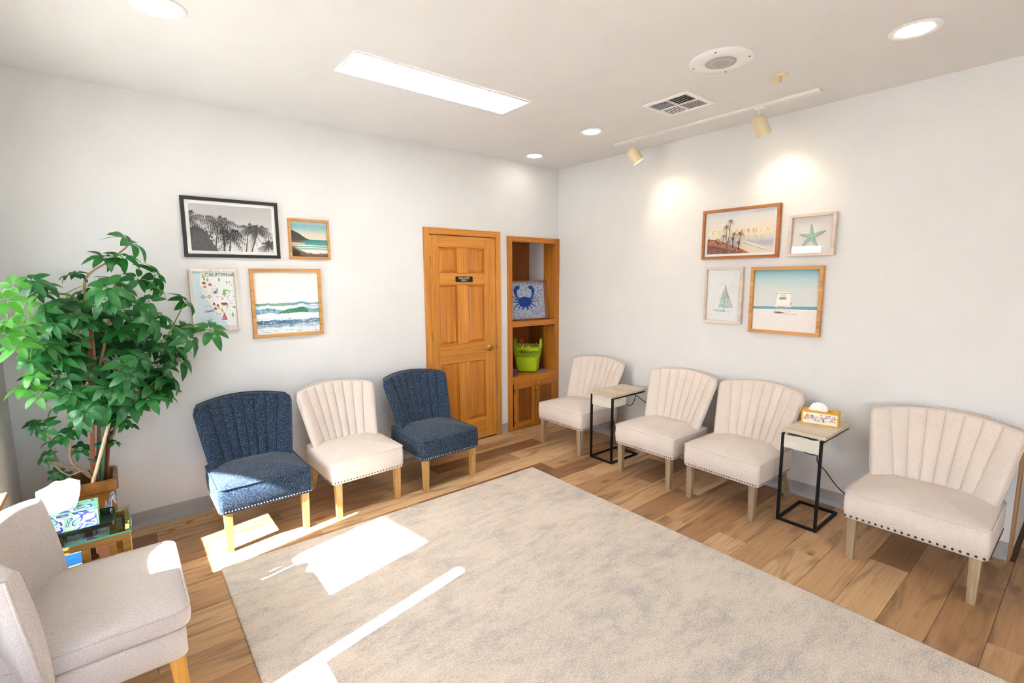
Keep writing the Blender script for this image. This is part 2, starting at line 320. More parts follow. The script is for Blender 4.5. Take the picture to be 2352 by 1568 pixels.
# floor: slab + every plank a piece of its own
def plank_mat():
    m, nt, p, out = newmat('oak_laminate')
    oi = nt.nodes.new('ShaderNodeObjectInfo')
    tc = nt.nodes.new('ShaderNodeTexCoord')
    off = N(nt, 'ShaderNodeVectorMath', operation='SCALE'); off.inputs['Scale'].default_value = 37.0
    nt.links.new(oi.outputs['Location'], off.inputs[0])
    add = N(nt, 'ShaderNodeVectorMath', operation='ADD'); nt.links.new(tc.outputs['Object'], add.inputs[0]); nt.links.new(off.outputs[0], add.inputs[1])
    def mp(s):
        q = nt.nodes.new('ShaderNodeMapping'); q.inputs['Scale'].default_value = s; nt.links.new(add.outputs[0], q.inputs['Vector']); return q.outputs[0]
    g = N(nt, 'ShaderNodeTexNoise', Scale=1.0, Detail=6.0, Roughness=.65, Distortion=1.0); nt.links.new(mp((2.2, 75, 20)), g.inputs['Vector'])
    big = N(nt, 'ShaderNodeTexNoise', Scale=1.0, Detail=3.0, Distortion=1.5); nt.links.new(mp((1.6, 9, 4)), big.inputs['Vector'])
    base = ramp(nt, [(0.0, lin('8e6646')), (.13, lin('b58a60')), (.6, lin('d0a678')), (1.0, lin('dfb98c'))]); nt.links.new(oi.outputs['Random'], base.inputs[0])
    r1 = ramp(nt, [(.28, (.58, .56, .54, 1)), (.5, (.92, .92, .92, 1)), (.75, (1.1, 1.1, 1.1, 1))]); nt.links.new(g.outputs['Fac'], r1.inputs[0])
    r2 = ramp(nt, [(.30, (.50, .47, .44, 1)), (.50, (1, 1, 1, 1))]); nt.links.new(big.outputs['Fac'], r2.inputs[0])
    m1 = N(nt, 'ShaderNodeMixRGB', blend_type='MULTIPLY'); m1.inputs['Fac'].default_value = .75
    nt.links.new(base.outputs[0], m1.inputs['Color1']); nt.links.new(r1.outputs[0], m1.inputs['Color2'])
    m2 = N(nt, 'ShaderNodeMixRGB', blend_type='MULTIPLY'); m2.inputs['Fac'].default_value = .9
    nt.links.new(m1.outputs[0], m2.inputs['Color1']); nt.links.new(r2.outputs[0], m2.inputs['Color2'])
    vo = N(nt, 'ShaderNodeTexVoronoi', Scale=1.0); nt.links.new(mp((2.1, 5.2, .01)), vo.inputs['Vector'])
    r3 = ramp(nt, [(.03, (.18, .12, .09, 1)), (.10, (.72, .66, .6, 1)), (.17, (1, 1, 1, 1))]); nt.links.new(vo.outputs['Distance'], r3.inputs[0])
    m3 = N(nt, 'ShaderNodeMixRGB', blend_type='MULTIPLY'); m3.inputs['Fac'].default_value = .85
    nt.links.new(m2.outputs[0], m3.inputs['Color1']); nt.links.new(r3.outputs[0], m3.inputs['Color2'])
    nt.links.new(m3.outputs[0], p.inputs['Base Color'])
    p.inputs['Roughness'].default_value = .42; p.inputs['Specular IOR Level'].default_value = .4
    bump(nt, p, g.outputs['Fac'], .15, .0008)
    return m
MPLANK = plank_mat()
MSLAB = plain('floor_underlay', '5a4330', .8)
floor = struct('floor', boxm((X3-.15, Y4-.1, -.12), (1.85, .46, -.006)), MSLAB)
PW, PL = .18, 1.22
pcache = {}
def plank_mesh(L, W):
    k = (round(L, 3), round(W, 3))
    if k not in pcache:
        bm = BM(); c = .0015
        loft(bm, [[(0, 0, -.006), (L, 0, -.006), (L, W, -.006), (0, W, -.006)], [(0, 0, -c), (L, 0, -c), (L, W, -c), (0, W, -c)],
                  [(c, c, 0), (L-c, c, 0), (L-c, W-c, 0), (c, W-c, 0)]], cap0=False)
        me = me_from(bm, 'plank'); me.materials.append(MPLANK); pcache[k] = me
    return pcache[k]
row = 0; y1 = -.001
while y1 > Y4:
    y0 = max(y1-PW if row else -.145, Y4)
    xe = 1.7 if y0 < -3.75 else 0.0
    x = X3-((row*.437) % 1)*PL - (.08 if row % 3 else 0)
    while x < xe:
        a, b = max(x, X3), min(x+PL, xe)
        under = a > -3.5 and b < -1.3 and y1 < -1.2 and y0 > -4.15      # wholly beneath the rug
        if b-a > .03 and not under: inst('plank', plank_mesh(b-a-.0012, y1-y0-.0012), floor, (a, y0, 0))
        x += PL
    y1 = y0; row += 1

# ceiling
ceiling = struct('ceiling', boxm((X3-.12, Y4-.12, ROOM_H), (1.8, .12, ROOM_H+.12)), MCEIL)

# back wall with openings for the door and the bookcase
bm = BM()
box(bm, (X3-.12, 0, 0), (-1.645, .12, ROOM_H)); box(bm, (-1.645, 0, 2.036), (-.88, .12, ROOM_H)); box(bm, (-.88, 0, 0), (-.735, .12, ROOM_H))
box(bm, (-.735, 0, 2.055), (.12, .12, ROOM_H)); box(bm, (-.003, 0, 0), (.12, .5, 2.055))
struct('wall_back', bm, MW)
# right wall, ends in an outside corner; the hall begins behind it
bm = BM()
box(bm, (0, -3.711, 0), (.12, 0, ROOM_H)); box(bm, (0, Y4, 0), (.12, -4.85, ROOM_H)); box(bm, (0, -4.85, 2.2), (.12, -3.711, ROOM_H))
struct('wall_right', bm, MW)
bm = BM()
box(bm, (.12, -3.72, 0), (1.8, -3.60, ROOM_H)); box(bm, (1.7, -4.95, 0), (1.8, -3.72, ROOM_H)); box(bm, (.12, -4.95, 0), (1.7, -4.85, ROOM_H))
struct('wall_hall', bm, MW)
# left wall with windows
WIN = [(-1.134, -.57), (-1.84, -1.272), (-2.93, -2.117), (-5.4, -4.6)]     # y ranges
ZS, ZT = .60, 2.12
bm = BM(); box(bm, (X3-.12, Y4, 0), (X3, 0, ZS)); box(bm, (X3-.12, Y4, ZT), (X3, 0, ROOM_H))
ys = [0.0]
for a, b in WIN: ys += [b, a]
ys.append(Y4)
for i in range(0, len(ys), 2): box(bm, (X3-.12, ys[i+1], ZS), (X3, ys[i], ZT))
struct('wall_left', bm, MW)
# front wall (behind the camera) with shop windows
FW = [(-4.15, -2.75)]
bm = BM(); box(bm, (X3, Y4-.12, 0), (.12, Y4, .45)); box(bm, (X3, Y4-.12, 2.35), (.12, Y4, ROOM_H))
xs = [X3] + [v for w in FW for v in w] + [.12]
for i in range(0, len(xs), 2): box(bm, (xs[i], Y4-.12, .45), (xs[i+1], Y4, 2.35))
struct('wall_front', bm, MW)
MFR = plain('white_window_frame', 'efefee', .4)
WGLASS = clear_glass('window_glass')
def portal(name, loc, rot, sx, sy):
    l = bpy.data.lights.new(name, 'AREA'); l.shape = 'RECTANGLE'; l.size = sx; l.size_y = sy; l.energy = 1.0
    try: l.cycles.is_portal = True
    except Exception: return
    o = bpy.data.objects.new(name, l); COL.objects.link(o); o.location = loc; o.rotation_euler = rot
nw = 0
for a, b in WIN:
    nw += 1
    w = thing('window_%d' % nw, None, None, (X3-.08, (a+b)/2, ZS)); w['kind'] = 'structure'
    hw = (b-a)/2; hz = ZT-ZS; bm = BM(); t = .03
    box(bm, (-.02, -hw, 0), (.02, -hw+t, hz)); box(bm, (-.02, hw-t, 0), (.02, hw, hz)); box(bm, (-.02, -hw+t, 0), (.02, hw-t, .012)); box(bm, (-.02, -hw+t, hz-t), (.02, hw-t, hz))
    obj('window_frame', bm, MFR, w)
    obj('pane', boxm((-.003, -hw+t, .012), (.003, hw-t, hz-t)), WGLASS, w)
    portal('daylight_portal', (X3-.13, (a+b)/2, (ZS+ZT)/2), (0, -PI/2, 0), hz, b-a)
for a, b in FW:
    nw += 1
    w = thing('window_%d' % nw, None, None, ((a+b)/2, Y4-.06, .45)); w['kind'] = 'structure'
    hw = (b-a)/2; hz = 1.9; bm = BM(); t = .04
    box(bm, (-hw, -.02, 0), (-hw+t, .02, hz)); box(bm, (hw-t, -.02, 0), (hw, .02, hz)); box(bm, (-hw+t, -.02, 0), (hw-t, .02, t)); box(bm, (-hw+t, -.02, hz-t), (hw-t, .02, hz))
    obj('window_frame', bm, MFR, w)
    obj('pane', boxm((-hw+t, -.003, t), (hw-t, .003, hz-t)), WGLASS, w)
    portal('daylight_portal', ((a+b)/2, Y4-.13, .45+hz/2), (PI/2, 0, 0), b-a, hz)
# wooden sill under the first left windows
sill = struct('trim_1', boxm((X3-.055, -1.95, .578), (-4.377, -.585, .596), .003), OAKX)
obj('sill_top', boxm((X3-.05, -1.94, .5955), (-4.381, -.592, .599), .001), WHITEP, sill)
# outside: ground, and an unseen roof added with its edge shaped to cut the sun
struct('ground', boxm((-30, -30, -.4), (20, 20, -.14)), plain('concrete_ground', 'b9b2a8', .9, var=.06, vscale=2))
bm = BM(); prism(bm, [(-4.53, .6), (-6.32, .6), (-6.30, -.95), (-5.92, -1.58), (-5.83, -2.1), (-5.82, -6.4), (-4.53, -6.4)], 2.5, 2.58)
struct('sun_cut_eave', bm, plain('sun_cut_soffit', 'd8d4cc', .8))

# baseboards (cove vinyl)
def baseboard(name, p0, p1, nrm):
    p0, p1, nrm = Vector(p0), Vector(p1), Vector(nrm)
    prof = [(0, 0), (.018, 0), (.018, .004), (.010, .014), (.006, .030), (.005, .100), (.0, .104)]
    bm = BM(); loft(bm, [[p + nrm*d + Vector((0, 0, z)) for d, z in prof] for p in (p0, p1)])
    return struct(name, bm, MBASE)
baseboard('baseboard_back', (X3, 0, 0), (-1.699, 0, 0), (0, -1, 0))
baseboard('baseboard_alcove', (-.826, 0, 0), (-.741, 0, 0), (0, -1, 0))
baseboard('baseboard_right', (0, -3.711, 0), (0, -.022, 0), (-1, 0, 0))
baseboard('baseboard_left', (X3, Y4, 0), (X3, -.02, 0), (1, 0, 0))
struct('trim_2', boxm((-.004, -3.724, 0), (.124, -3.711, 2.2), .004), wood('corner_bead_wood', 'a9835c', 'c09a70', 'Z', 60))

# door with casing, six raised panels, lever and hinges
door = thing('door_1', 'honey oak six panel door beside the bookcase', None); door['kind'] = 'structure'
D0, D1 = -1.638, -.886
def dpart(name, a, b, mat, bev=.004): return obj(name, boxm(a, b, bev), mat, door)
FY, BY = -.004, .03
dpart('stile', (D0, FY, .012), (-1.5375, BY, 2.029), OAKZ); dpart('stile', (-1.0165, FY, .012), (D1, BY, 2.029), OAKZ)
for z0, z1 in ((.012, .228), (.820, 1.003), (1.572, 1.682), (1.9195, 2.029)): dpart('rail', (-1.5375, FY, z0), (-1.0165, BY, z1), OAKX)
for z0, z1 in ((.228, .820), (1.003, 1.572), (1.682, 1.9195)):
    dpart('mullion', (-1.338, FY, z0), (-1.216, BY, z1), OAKZ)
    for x0, x1 in ((-1.5375, -1.338), (-1.216, -1.0165)):
        bm = BM(); ring = lambda i, y: [(x0+i, y, z0+i), (x1-i, y, z0+i), (x1-i, y, z1-i), (x0+i, y, z1-i)]
        loft(bm, [ring(-.003, .028), ring(-.003, .016), ring(.008, .016), ring(.030, .003)], cap0=True, cap1=True)
        obj('panel', bm, OAKP, door)
dk = plain('door_gap_shadow', '2a1a0c', .9)
dpart('gap_shade_board', (-1.645, .032, .0), (-.88, .06, 2.036), dk, 0)  # board coloured dark to paint the shade in the gaps around the door
dpart('casing', (-1.697, -.019, 0), (-1.641, 0.0, 2.0915), OAKZ, .005); dpart('casing', (-.883, -.019, 0), (-.828, 0.0, 2.0915), OAKZ, .005)
dpart('casing', (-1.641, -.019, 2.033), (-.883, 0.0, 2.0915), OAKX, .005)
for z in (1.79, 1.10, .30):
    bm = BM(); tube(bm, [(-1.640, -.009, z-.045), (-1.640, -.009, z+.045)], .0065, 10); box(bm, (-1.64, -.006, z-.045), (-1.622, -.003, z+.045)); obj('hinge', bm, BRASS, door, 40)
bm = BM(); lathe(bm, [(0, .0), (.033, 0), (.033, .004), (.026, .012), (.014, .016), (.011, .045), (0, .045)], 28, (-.962, -.004, .935), mat=Matrix.Rotation(PI/2, 3, 'X'))
lv = catmull([(-.962, -.045, .935), (-.985, -.05, .937), (-1.02, -.048, .930), (-1.055, -.046, .934)], 6); tube(bm, lv, .010, 10, .006)
obj('lever_handle', bm, BRASS, door, 40)
bm = boxm((-.8845, -.012, .915), (-.8815, -.003, .955)); obj('strike_plate', bm, BRASS, door)

# ------------------------------------------------------------------ door sign
sg = thing('door_sign', 'small black sign reading employees only on the oak door', 'sign', (-1.265, -.0046, 1.625), (PI/2, 0, 0))
obj('plate', boxm((-.098, -.026, 0), (.098, .026, .003), .001), plain('black_sign_plastic', '0d0e10', .35), sg)
MLET = plain('white_sign_lettering', 'f0efe8', .5)
for t, yy in (('EMPLOYEES', .009), ('ONLY', -.011)):
    o = obj('lettering', text_bm(t, .0235, .0004, spacing=1.05), MLET, sg); o.location = (0, yy, .0033)

# ------------------------------------------------------------------ built-in bookcase
bc = thing('built_in_bookcase', 'honey oak built-in bookcase with two open bays over cabinet doors', 'bookcase', (0, 0, 0))
def bpart(name, a, b, mat, bev=.003): return obj(name, boxm(a, b, bev), mat, bc)
L0, L1, I0, I1, DEP = -.737, -.001, -.677, -.065, .42
bpart('face_stile', (L0, -.019, 0), (I0, .002, 2.057), SHZ); bpart('face_stile', (I1, -.019, 0), (L1, .002, 2.057), SHZ)
for z0, z1 in ((2.003, 2.057), (1.119, 1.174), (.508, .588), (0, .04)): bpart('face_rail', (I0, -.019, z0), (I1, .002, z1), SHX)
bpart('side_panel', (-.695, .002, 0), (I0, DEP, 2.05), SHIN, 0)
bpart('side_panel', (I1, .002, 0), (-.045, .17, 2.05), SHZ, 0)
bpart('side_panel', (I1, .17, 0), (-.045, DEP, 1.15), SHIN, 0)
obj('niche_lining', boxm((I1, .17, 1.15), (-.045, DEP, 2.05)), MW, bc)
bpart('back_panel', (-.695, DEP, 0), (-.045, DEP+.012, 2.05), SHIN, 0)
bpart('shelf', (I0, .002, 1.119), (I1, DEP, 1.173), SHX, 0); bpart('shelf', (I0, .002, .56), (I1, DEP, .5875), SHX, 0)
bpart('top_panel', (-.695, .002, 2.035), (-.045, DEP, 2.05), SHIN, 0)
for x0, x1, hx, px in ((-.668, -.372, -.668, -.392), (-.364, -.070, -.070, -.344)):
    d = thing('cabinet_door', None, None); d.parent = bc
    z0, z1, y0, y1, f = .036, .512, -.037, -.0195, .055
    obj('door_stile', boxm((x0, y0, z0), (x0+f, y1, z1), .003), SHZ, d); obj('door_stile', boxm((x1-f, y0, z0), (x1, y1, z1), .003), SHZ, d)
    obj('door_rail', boxm((x0+f, y0, z0), (x1-f, y1, z0+f), .003), SHX, d); obj('door_rail', boxm((x0+f, y0, z1-f), (x1-f, y1, z1), .003), SHX, d)
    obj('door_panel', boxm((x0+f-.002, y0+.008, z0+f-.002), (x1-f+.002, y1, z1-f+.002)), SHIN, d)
    bm = BM(); tube(bm, catmull([(px, y0, .405), (px, y0-.022, .415), (px, y0-.024, .435), (px, y0-.022, .455), (px, y0, .465)], 4), .005, 8)
    box(bm, (px-.009, y0-.003, .397), (px+.009, y0, .412)); box(bm, (px-.009, y0-.003, .458), (px+.009, y0, .473)); obj('pull', bm, BRASS, d, 40)
    for zz in (.10, .44): obj('hinge', boxm((hx-.006, y0-.004, zz-.02), (hx+.006, y0+.004, zz+.02), .002), BRASS, d)
# ------------------------------------------------------------------ rug
def rug_mat():
    m, nt, p, out = newmat('mottled_wool_rug')
    v = coords(nt, (2.0, 3.2, 1)); v2 = coords(nt, (40, 260, 1)); v3 = coords(nt, (160, 160, 160)); v4 = coords(nt, (6, 16, 1))
    n1 = N(nt, 'ShaderNodeTexNoise', Scale=1.0, Detail=6.0, Roughness=.65, Distortion=.9); nt.links.new(v, n1.inputs['Vector'])
    n2 = N(nt, 'ShaderNodeTexNoise', Scale=1.0, Detail=3.0); nt.links.new(v2, n2.inputs['Vector'])
    n3 = N(nt, 'ShaderNodeTexNoise', Scale=1.0, Detail=2.0); nt.links.new(v3, n3.inputs['Vector'])
    n4 = N(nt, 'ShaderNodeTexNoise', Scale=1.0, Detail=5.0, Roughness=.7); nt.links.new(v4, n4.inputs['Vector'])
    a = N(nt, 'ShaderNodeMath', operation='ADD'); nt.links.new(n1.outputs['Fac'], a.inputs[0]); nt.links.new(n2.outputs['Fac'], a.inputs[1])
    b = N(nt, 'ShaderNodeMath', operation='ADD'); nt.links.new(a.outputs[0], b.inputs[0]); nt.links.new(n4.outputs['Fac'], b.inputs[1])
    c = N(nt, 'ShaderNodeMath', operation='DIVIDE'); c.inputs[1].default_value = 3.0; nt.links.new(b.outputs[0], c.inputs[0])
    r = ramp(nt, [(.36, lin('b6b3b0')), (.43, lin('cbc3bb')), (.495, lin('e2d4c4')), (.58, lin('ecdfd0')), (.68, lin('e4d3bf'))]); nt.links.new(c.outputs[0], r.inputs[0])
    r2 = ramp(nt, [(.3, (.72, .72, .72, 1)), (.6, (1.05, 1.05, 1.05, 1))]); nt.links.new(n3.outputs['Fac'], r2.inputs[0])
    mx = N(nt, 'ShaderNodeMixRGB', blend_type='MULTIPLY'); mx.inputs['Fac'].default_value = .8
    nt.links.new(r.outputs[0], mx.inputs['Color1']); nt.links.new(r2.outputs[0], mx.inputs['Color2']); nt.links.new(mx.outputs[0], p.inputs['Base Color'])
    p.inputs['Roughness'].default_value = .95; p.inputs['Specular IOR Level'].default_value = .1
    bump(nt, p, n3.outputs['Fac'], .8, .006)
    return m
bm = BM(); RW, RD = 2.35, 3.45
loft(bm, [[(x, y, z) for x, y in rrect(-RW/2+i, RW/2-i, -RD/2+i, RD/2-i, .012, 3)] for i, z in ((0, .0005), (0, .007), (.004, .011), (.010, .012))])
rug = obj('area_rug', bm, rug_mat(), None, 40, (-2.382, -.908-RD/2, 0), (0, 0, R(-.4)))
tag(rug, 'large mottled beige and grey rug covering the middle of the floor', 'rug')

# ------------------------------------------------------------------ slipper chairs
def make_chair(name, label, group, w, loc, rotz, fab, legm, nailm, nail_n, nail_r, nails_single=False):
    c = thing(name, label, 'chair', loc, (0, 0, rotz), group)
    h = w/2; k = w/.56
    out = rrect(-h, h, -.285, .25, (.05, .05, .028, .028), 5)
    def sc_out(i, s=1.0):
        return [((x*(h-i)/h)*s, ((y+.0175)*(.2675-i)/.2675)*s-.0175) for x, y in out]
    bm = BM(); rings = [[(x, y, .25) for x, y in sc_out(.004)], [(x, y, .255) for x, y in sc_out(0)], [(x, y, .33) for x, y in sc_out(-.004)], [(x, y, .398) for x, y in sc_out(0)], [(x, y, .408) for x, y in sc_out(.006)]]
    for s in (.9, .78, .6, .4, .2, .05): rings.append([(x, y, .408+.038*(1-s**2.2)) for x, y in sc_out(.006, s)])
    loft(bm, rings); obj('seat', bm, fab, c, 50)
    bm = BM(); tube(bm, [(x, y, .405) for x, y in sc_out(-.0005)], .0042, 6, closed=True); obj('seat_piping', bm, fab, c, 80)
    # channel tufted back
    NC, SUB = 8, 10; nu = NC*SUB
    T = .075
    def back_pt(w_, t, side):                       # w_ -1..1 across in channels, t 0..1 up; side 0 front .. 1 rear
        s_ = .60+.13*t; aw = abs(w_); wl = 1-2/NC
        u = w_/wl*s_ if aw <= wl else math.copysign(s_+(aw-wl)/(1-wl)*(1-s_), w_)
        au = abs(u)
        hw = (.248+.072*t**.9)*k
        crn = max(0.0, (au-.91)/.09)
        zt = .836-.034*u*u-.028*(1-math.sqrt(max(0, 1-crn*crn)))
        z = .34+(zt-.34)*t
        yf = .185+.155*((z-.43)/.40)-.105*u*u*(1-.18*t)
        ch = (w_*.5+.5)*NC; f = ch-math.floor(ch); edge = min(1.0, (1-au)*6)
        puff = .015*(1-(2*f-1)**2)**.5*(.45+.55*edge if au < .999 else 0)
        th = T*(1-.25*t)*math.sqrt(max(.02, 1-max(0, (au-.88)/.12)**2))
        yc = yf+T*.5*(1-.25*t)
        return Vector((u*hw, yc+(side-.5)*th-(puff if side == 0 else 0), z))
    bm = BM(); cols = []
    nf, na, nb = 16, 6, 8
    for i in range(nu+1):
        u = -1+2*i/nu; col = []
        for j in range(nf+1): col.append(back_pt(u, (j/nf)*.965, 0))
        top0, top1 = back_pt(u, .965, 0), back_pt(u, .965, 1)
        mid = (top0+top1)/2; rr = (top1-top0)/2; hz = back_pt(u, 1, .5).z-mid.z
        for j in range(1, na): a = PI*j/na; col.append(mid-rr*math.cos(a)+Vector((0, 0, hz*math.sin(a))))
        for j in range(nb+1): col.append(back_pt(u, .965*(1-j/nb), 1))
        cols.append([bm.verts.new(p) for p in col])
    m = len(cols[0])
    for i in range(nu):
        for j in range(m): bm.faces.new((cols[i][j], cols[i+1][j], cols[i+1][(j+1) % m], cols[i][(j+1) % m]))
    bm.faces.new(cols[0]); bm.faces.new(cols[-1][::-1])
    obj('backrest', bm, fab, c, 60)
    for kk in range(1, NC):
        bm = BM(); uu = -1+2*kk/NC; tube(bm, [back_pt(uu, .06+.92*j/14, 0)+Vector((0, .0005, 0)) for j in range(15)], .0022, 5); obj('channel_seam', bm, SEAMB if fab is BLUE else SEAMC, c, 80)
    rim = [back_pt(-1, t/12*.96, .5) for t in range(13)]+[back_pt(-1+2*i/24, 1.0, .8)+Vector((0, .004, -.002)) for i in range(1, 24)]+[back_pt(1, .96*(1-t/12), .5) for t in range(13)]
    bm = BM(); tube(bm, rim, .0045, 6); obj('back_piping', bm, fab, c, 80)
    # legs
    for sx in (-1, 1):
        X = sx*(h-.046)
        bm = BM(); loft(bm, [[(X+a*s, -.248+b*s, z) for a, b in ((-1, -1), (1, -1), (1, 1), (-1, 1))] for z, s in ((0, .0165), (.13, .020), (.2515, .0225))]); obj('leg', bm, legm, c)
        X = sx*(h-.055)
        bm = BM(); loft(bm, [[(X+a*s, y+b*s, z) for a, b in ((-1, -1), (1, -1), (1, 1), (-1, 1))] for z, s, y in ((0, .0155, .325), (.08, .018, .278), (.16, .020, .235), (.2515, .0225, .205))]); obj('leg', bm, legm, c, 40)
    # nailhead trim along front and sides
    pts = []
    for i in range(nail_n): pts.append((-h+.014+(w-.028)*i/(nail_n-1), -.2875, (0, -1)))
    st = (w-.028)/(nail_n-1); ns = int(.47/st)
    for i in range(ns): pts.append((-h-.0025, -.275+st*(i+.6), (-1, 0))); pts.append((h+.0025, -.275+st*(i+.6), (1, 0)))
    bmn = BM()
    for x, y, (nx, ny) in pts:
        b1 = BM() if nails_single and ny else bmn
        rot = Matrix.Rotation(math.atan2(ny, nx), 3, 'Z') @ Matrix.Rotation(PI/2, 3, 'Y')
        lathe(b1, [(nail_r, -.0005), (nail_r*.85, nail_r*.35), (nail_r*.45, nail_r*.55), (0, nail_r*.62)], 8, (x, y, .266), mat=rot)
        if nails_single and ny: obj('nailhead', b1, nailm, c, 60)
    if len(bmn.verts):
        o = obj('nailhead_trim', bmn, nailm, c, 60); o['kind'] = 'stuff'
    return c
GW1, GW2 = 'slipper chairs along the oak door wall', 'slipper chairs along the right wall'
WD = .472
make_chair('slipper_chair', 'dark blue tweed slipper chair nearest the potted plant, sunlight on its seat', GW1, .535, (-3.245, -WD, 0), 0, BLUE, LEG1, SILVERNAIL, 30, .0050)
make_chair('slipper_chair', 'cream slipper chair standing between the two dark blue chairs', GW1, .535, (-2.592, -WD+.005, 0), R(2), CREAM, LEG1, DARKNAIL, 24, .0048)
make_chair('slipper_chair', 'dark blue tweed slipper chair in front of the oak door', GW1, .535, (-1.915, -WD, 0), R(1.5), BLUE, LEG1, SILVERNAIL, 27, .0052)
make_chair('slipper_chair', 'cream slipper chair in the corner beside the built-in bookcase', GW2, .58, (-.425, -.738, 0), R(-90), CREAM, LEG2, DARKNAIL, 30, .0050)
make_chair('slipper_chair', 'cream slipper chair right after the plain side table, touching the next chair', GW2, .555, (-.415, -1.68, 0), R(-90), CREAM, LEG2, DARKNAIL, 30, .0045)
make_chair('slipper_chair', 'cream slipper chair just left of the side table holding the tissue box', GW2, .555, (-.415, -2.325, 0), R(-91), CREAM, LEG2, DARKNAIL, 30, .0045)
make_chair('slipper_chair', 'wide cream slipper chair with large dark nailheads at the far right', GW2, .615, (-.42, -3.388, 0), R(-90), CREAM, LEG2, DARKNAIL, 21, .0066, True)

# ------------------------------------------------------------------ greige armchair with a wrapped back
ac = thing('armchair', 'greige upholstered armchair with buttoned curved back at lower left', 'chair', (-4.02, -1.68, 0))
O = Vector((-4.02, -1.68, 0))
def L(p): return Vector(p)-O
# seat base and cushion
def acout(i): return rrect(-4.30+O.x*0+i, -3.785-i, -1.985+i, -1.375-i, (.03, .03, .03, .03), 4)
bm = BM(); loft(bm, [[L((x, y, z)) for x, y in acout(i)] for i, z in ((.004, .30), (0, .306), (0, .398), (.006, .405))]); obj('seat_base', bm, GREIGE, ac, 50)
def cuout(i): return rrect(-4.27+i, -3.765-i, -1.985+i, -1.375-i, (.05, .05, .05, .05), 5)
rings = [[L((x, y, z)) for x, y in cuout(i)] for i, z in ((.012, .405), (.003, .412), (0, .43), (0, .455), (.004, .470), (.012, .478))]
cxm, cym = (-4.27-3.765)/2, -1.68
for s in (.88, .7, .5, .3, .1): rings.append([L((cxm+(x-cxm)*s, cym+(y-cym)*s, .478+.030*(1-s**2))) for x, y in cuout(.012)])
bm = BM(); loft(bm, rings); obj('seat_cushion', bm, GREIGE, ac, 50)
bm = BM(); tube(bm, [L((x, y, .474)) for x, y in cuout(.004)], .004, 6, closed=True); obj('cushion_piping', bm, GREIGE, ac, 80)
# back: plan path of inner face low and high, swept
low = catmull([(-4.105, -1.368, 0), (-4.165, -1.45, 0), (-4.205, -1.57, 0), (-4.215, -1.69, 0), (-4.205, -1.81, 0), (-4.165, -1.93, 0), (-4.12, -2.012, 0)], 5)
hi = catmull([(-4.172, -1.385, 0), (-4.228, -1.45, 0), (-4.268, -1.57, 0), (-4.280, -1.69, 0), (-4.266, -1.81, 0), (-4.225, -1.93, 0), (-4.178, -2.0, 0)], 5)
n = len(low); bm = BM(); cols = []; TB = .062; outer_edge = []
for i in range(n):
    a = i/(n-1); e = abs(2*a-1)
    zt = .803-.012*e**3
    tl = (low[min(i+1, n-1)]-low[max(i-1, 0)]).normalized(); nl = Vector((tl.y, -tl.x, 0))   # outward
    if nl.x > 0 and e < .7: nl = -nl
    if (nl.dot(low[i]-Vector((-3.9, -1.69, 0)))) < 0: nl = -nl
    endf = math.sqrt(max(.05, 1-max(0, (e-.93)/.07)**2)); col = []
    def P(v, s):
        z = .30+(zt-.30)*v; w = max(0, (z-.42)/(.85-.42)); b = low[i].lerp(hi[i], w); bow = .012*math.sin(PI*min(1, max(0, w)))
        q = b+nl*(TB*(.5+(s-.5)*endf))-nl*(bow if s == 0 else 0)
        return Vector((q.x, q.y, z))
    for j in range(13): col.append(P(j/12*.97, 0))
    t0, t1 = P(.97, 0), P(.97, 1); mid = (t0+t1)/2
    for j in range(1, 6):
        aa = PI*j/6; col.append(mid+(t0-mid)*math.cos(aa)+Vector((0, 0, (zt-t0.z)*math.sin(aa))))
    for j in range(9): col.append(P(.97*(1-j/8), 1))
    outer_edge.append((P(.97, 1), [P(.97*(1-j/8), 1) for j in range(9)]))
    cols.append([bm.verts.new(L(q)) for q in col])
m = len(cols[0])
for i in range(n-1):
    for j in range(m): bm.faces.new((cols[i][j], cols[i+1][j], cols[i+1][(j+1) % m], cols[i][(j+1) % m]))
bm.faces.new(cols[0]); bm.faces.new(cols[-1][::-1])
obj('curved_back', bm, GREIGE, ac, 60)
rim = [L(q) for q in outer_edge[0][1][::-1]]+[L(o[0]) for o in outer_edge[1:-1]]+[L(q) for q in outer_edge[-1][1]]
bm = BM(); tube(bm, rim, .0055, 6); obj('back_piping', bm, GREIGE, ac, 80)
for (bx, by) in ((-4.217, -1.50), (-4.236, -1.69), (-4.217, -1.88)):
    bm = BM(); lathe(bm, [(.013, -.004), (.012, .003), (.008, .006), (0, .007)], 14, L((bx-.004, by, .645)), mat=Matrix.Rotation(PI/2, 3, 'Y')); obj('button', bm, GREIGE, ac, 60)
for lx, ly, dx in ((-3.82, -1.95, .02), (-3.82, -1.41, .02), (-4.24, -1.90, -.04), (-4.24, -1.46, -.04)):
    bm = BM(); loft(bm, [[L((lx+dx+a*s, ly+b*s, z)) if z == 0 else L((lx+a*s, ly+b*s, z)) for a, b in ((-1, -1), (1, -1), (1, 1), (-1, 1))] for z, s in ((0, .015), (.302, .025))]); obj('leg', bm, wood('armchair_leg_wood', 'bb8338', 'd39c4c', 'Z', 70, .4) if lx == -3.82 and ly == -1.95 else bpy.data.materials['armchair_leg_wood'], ac)

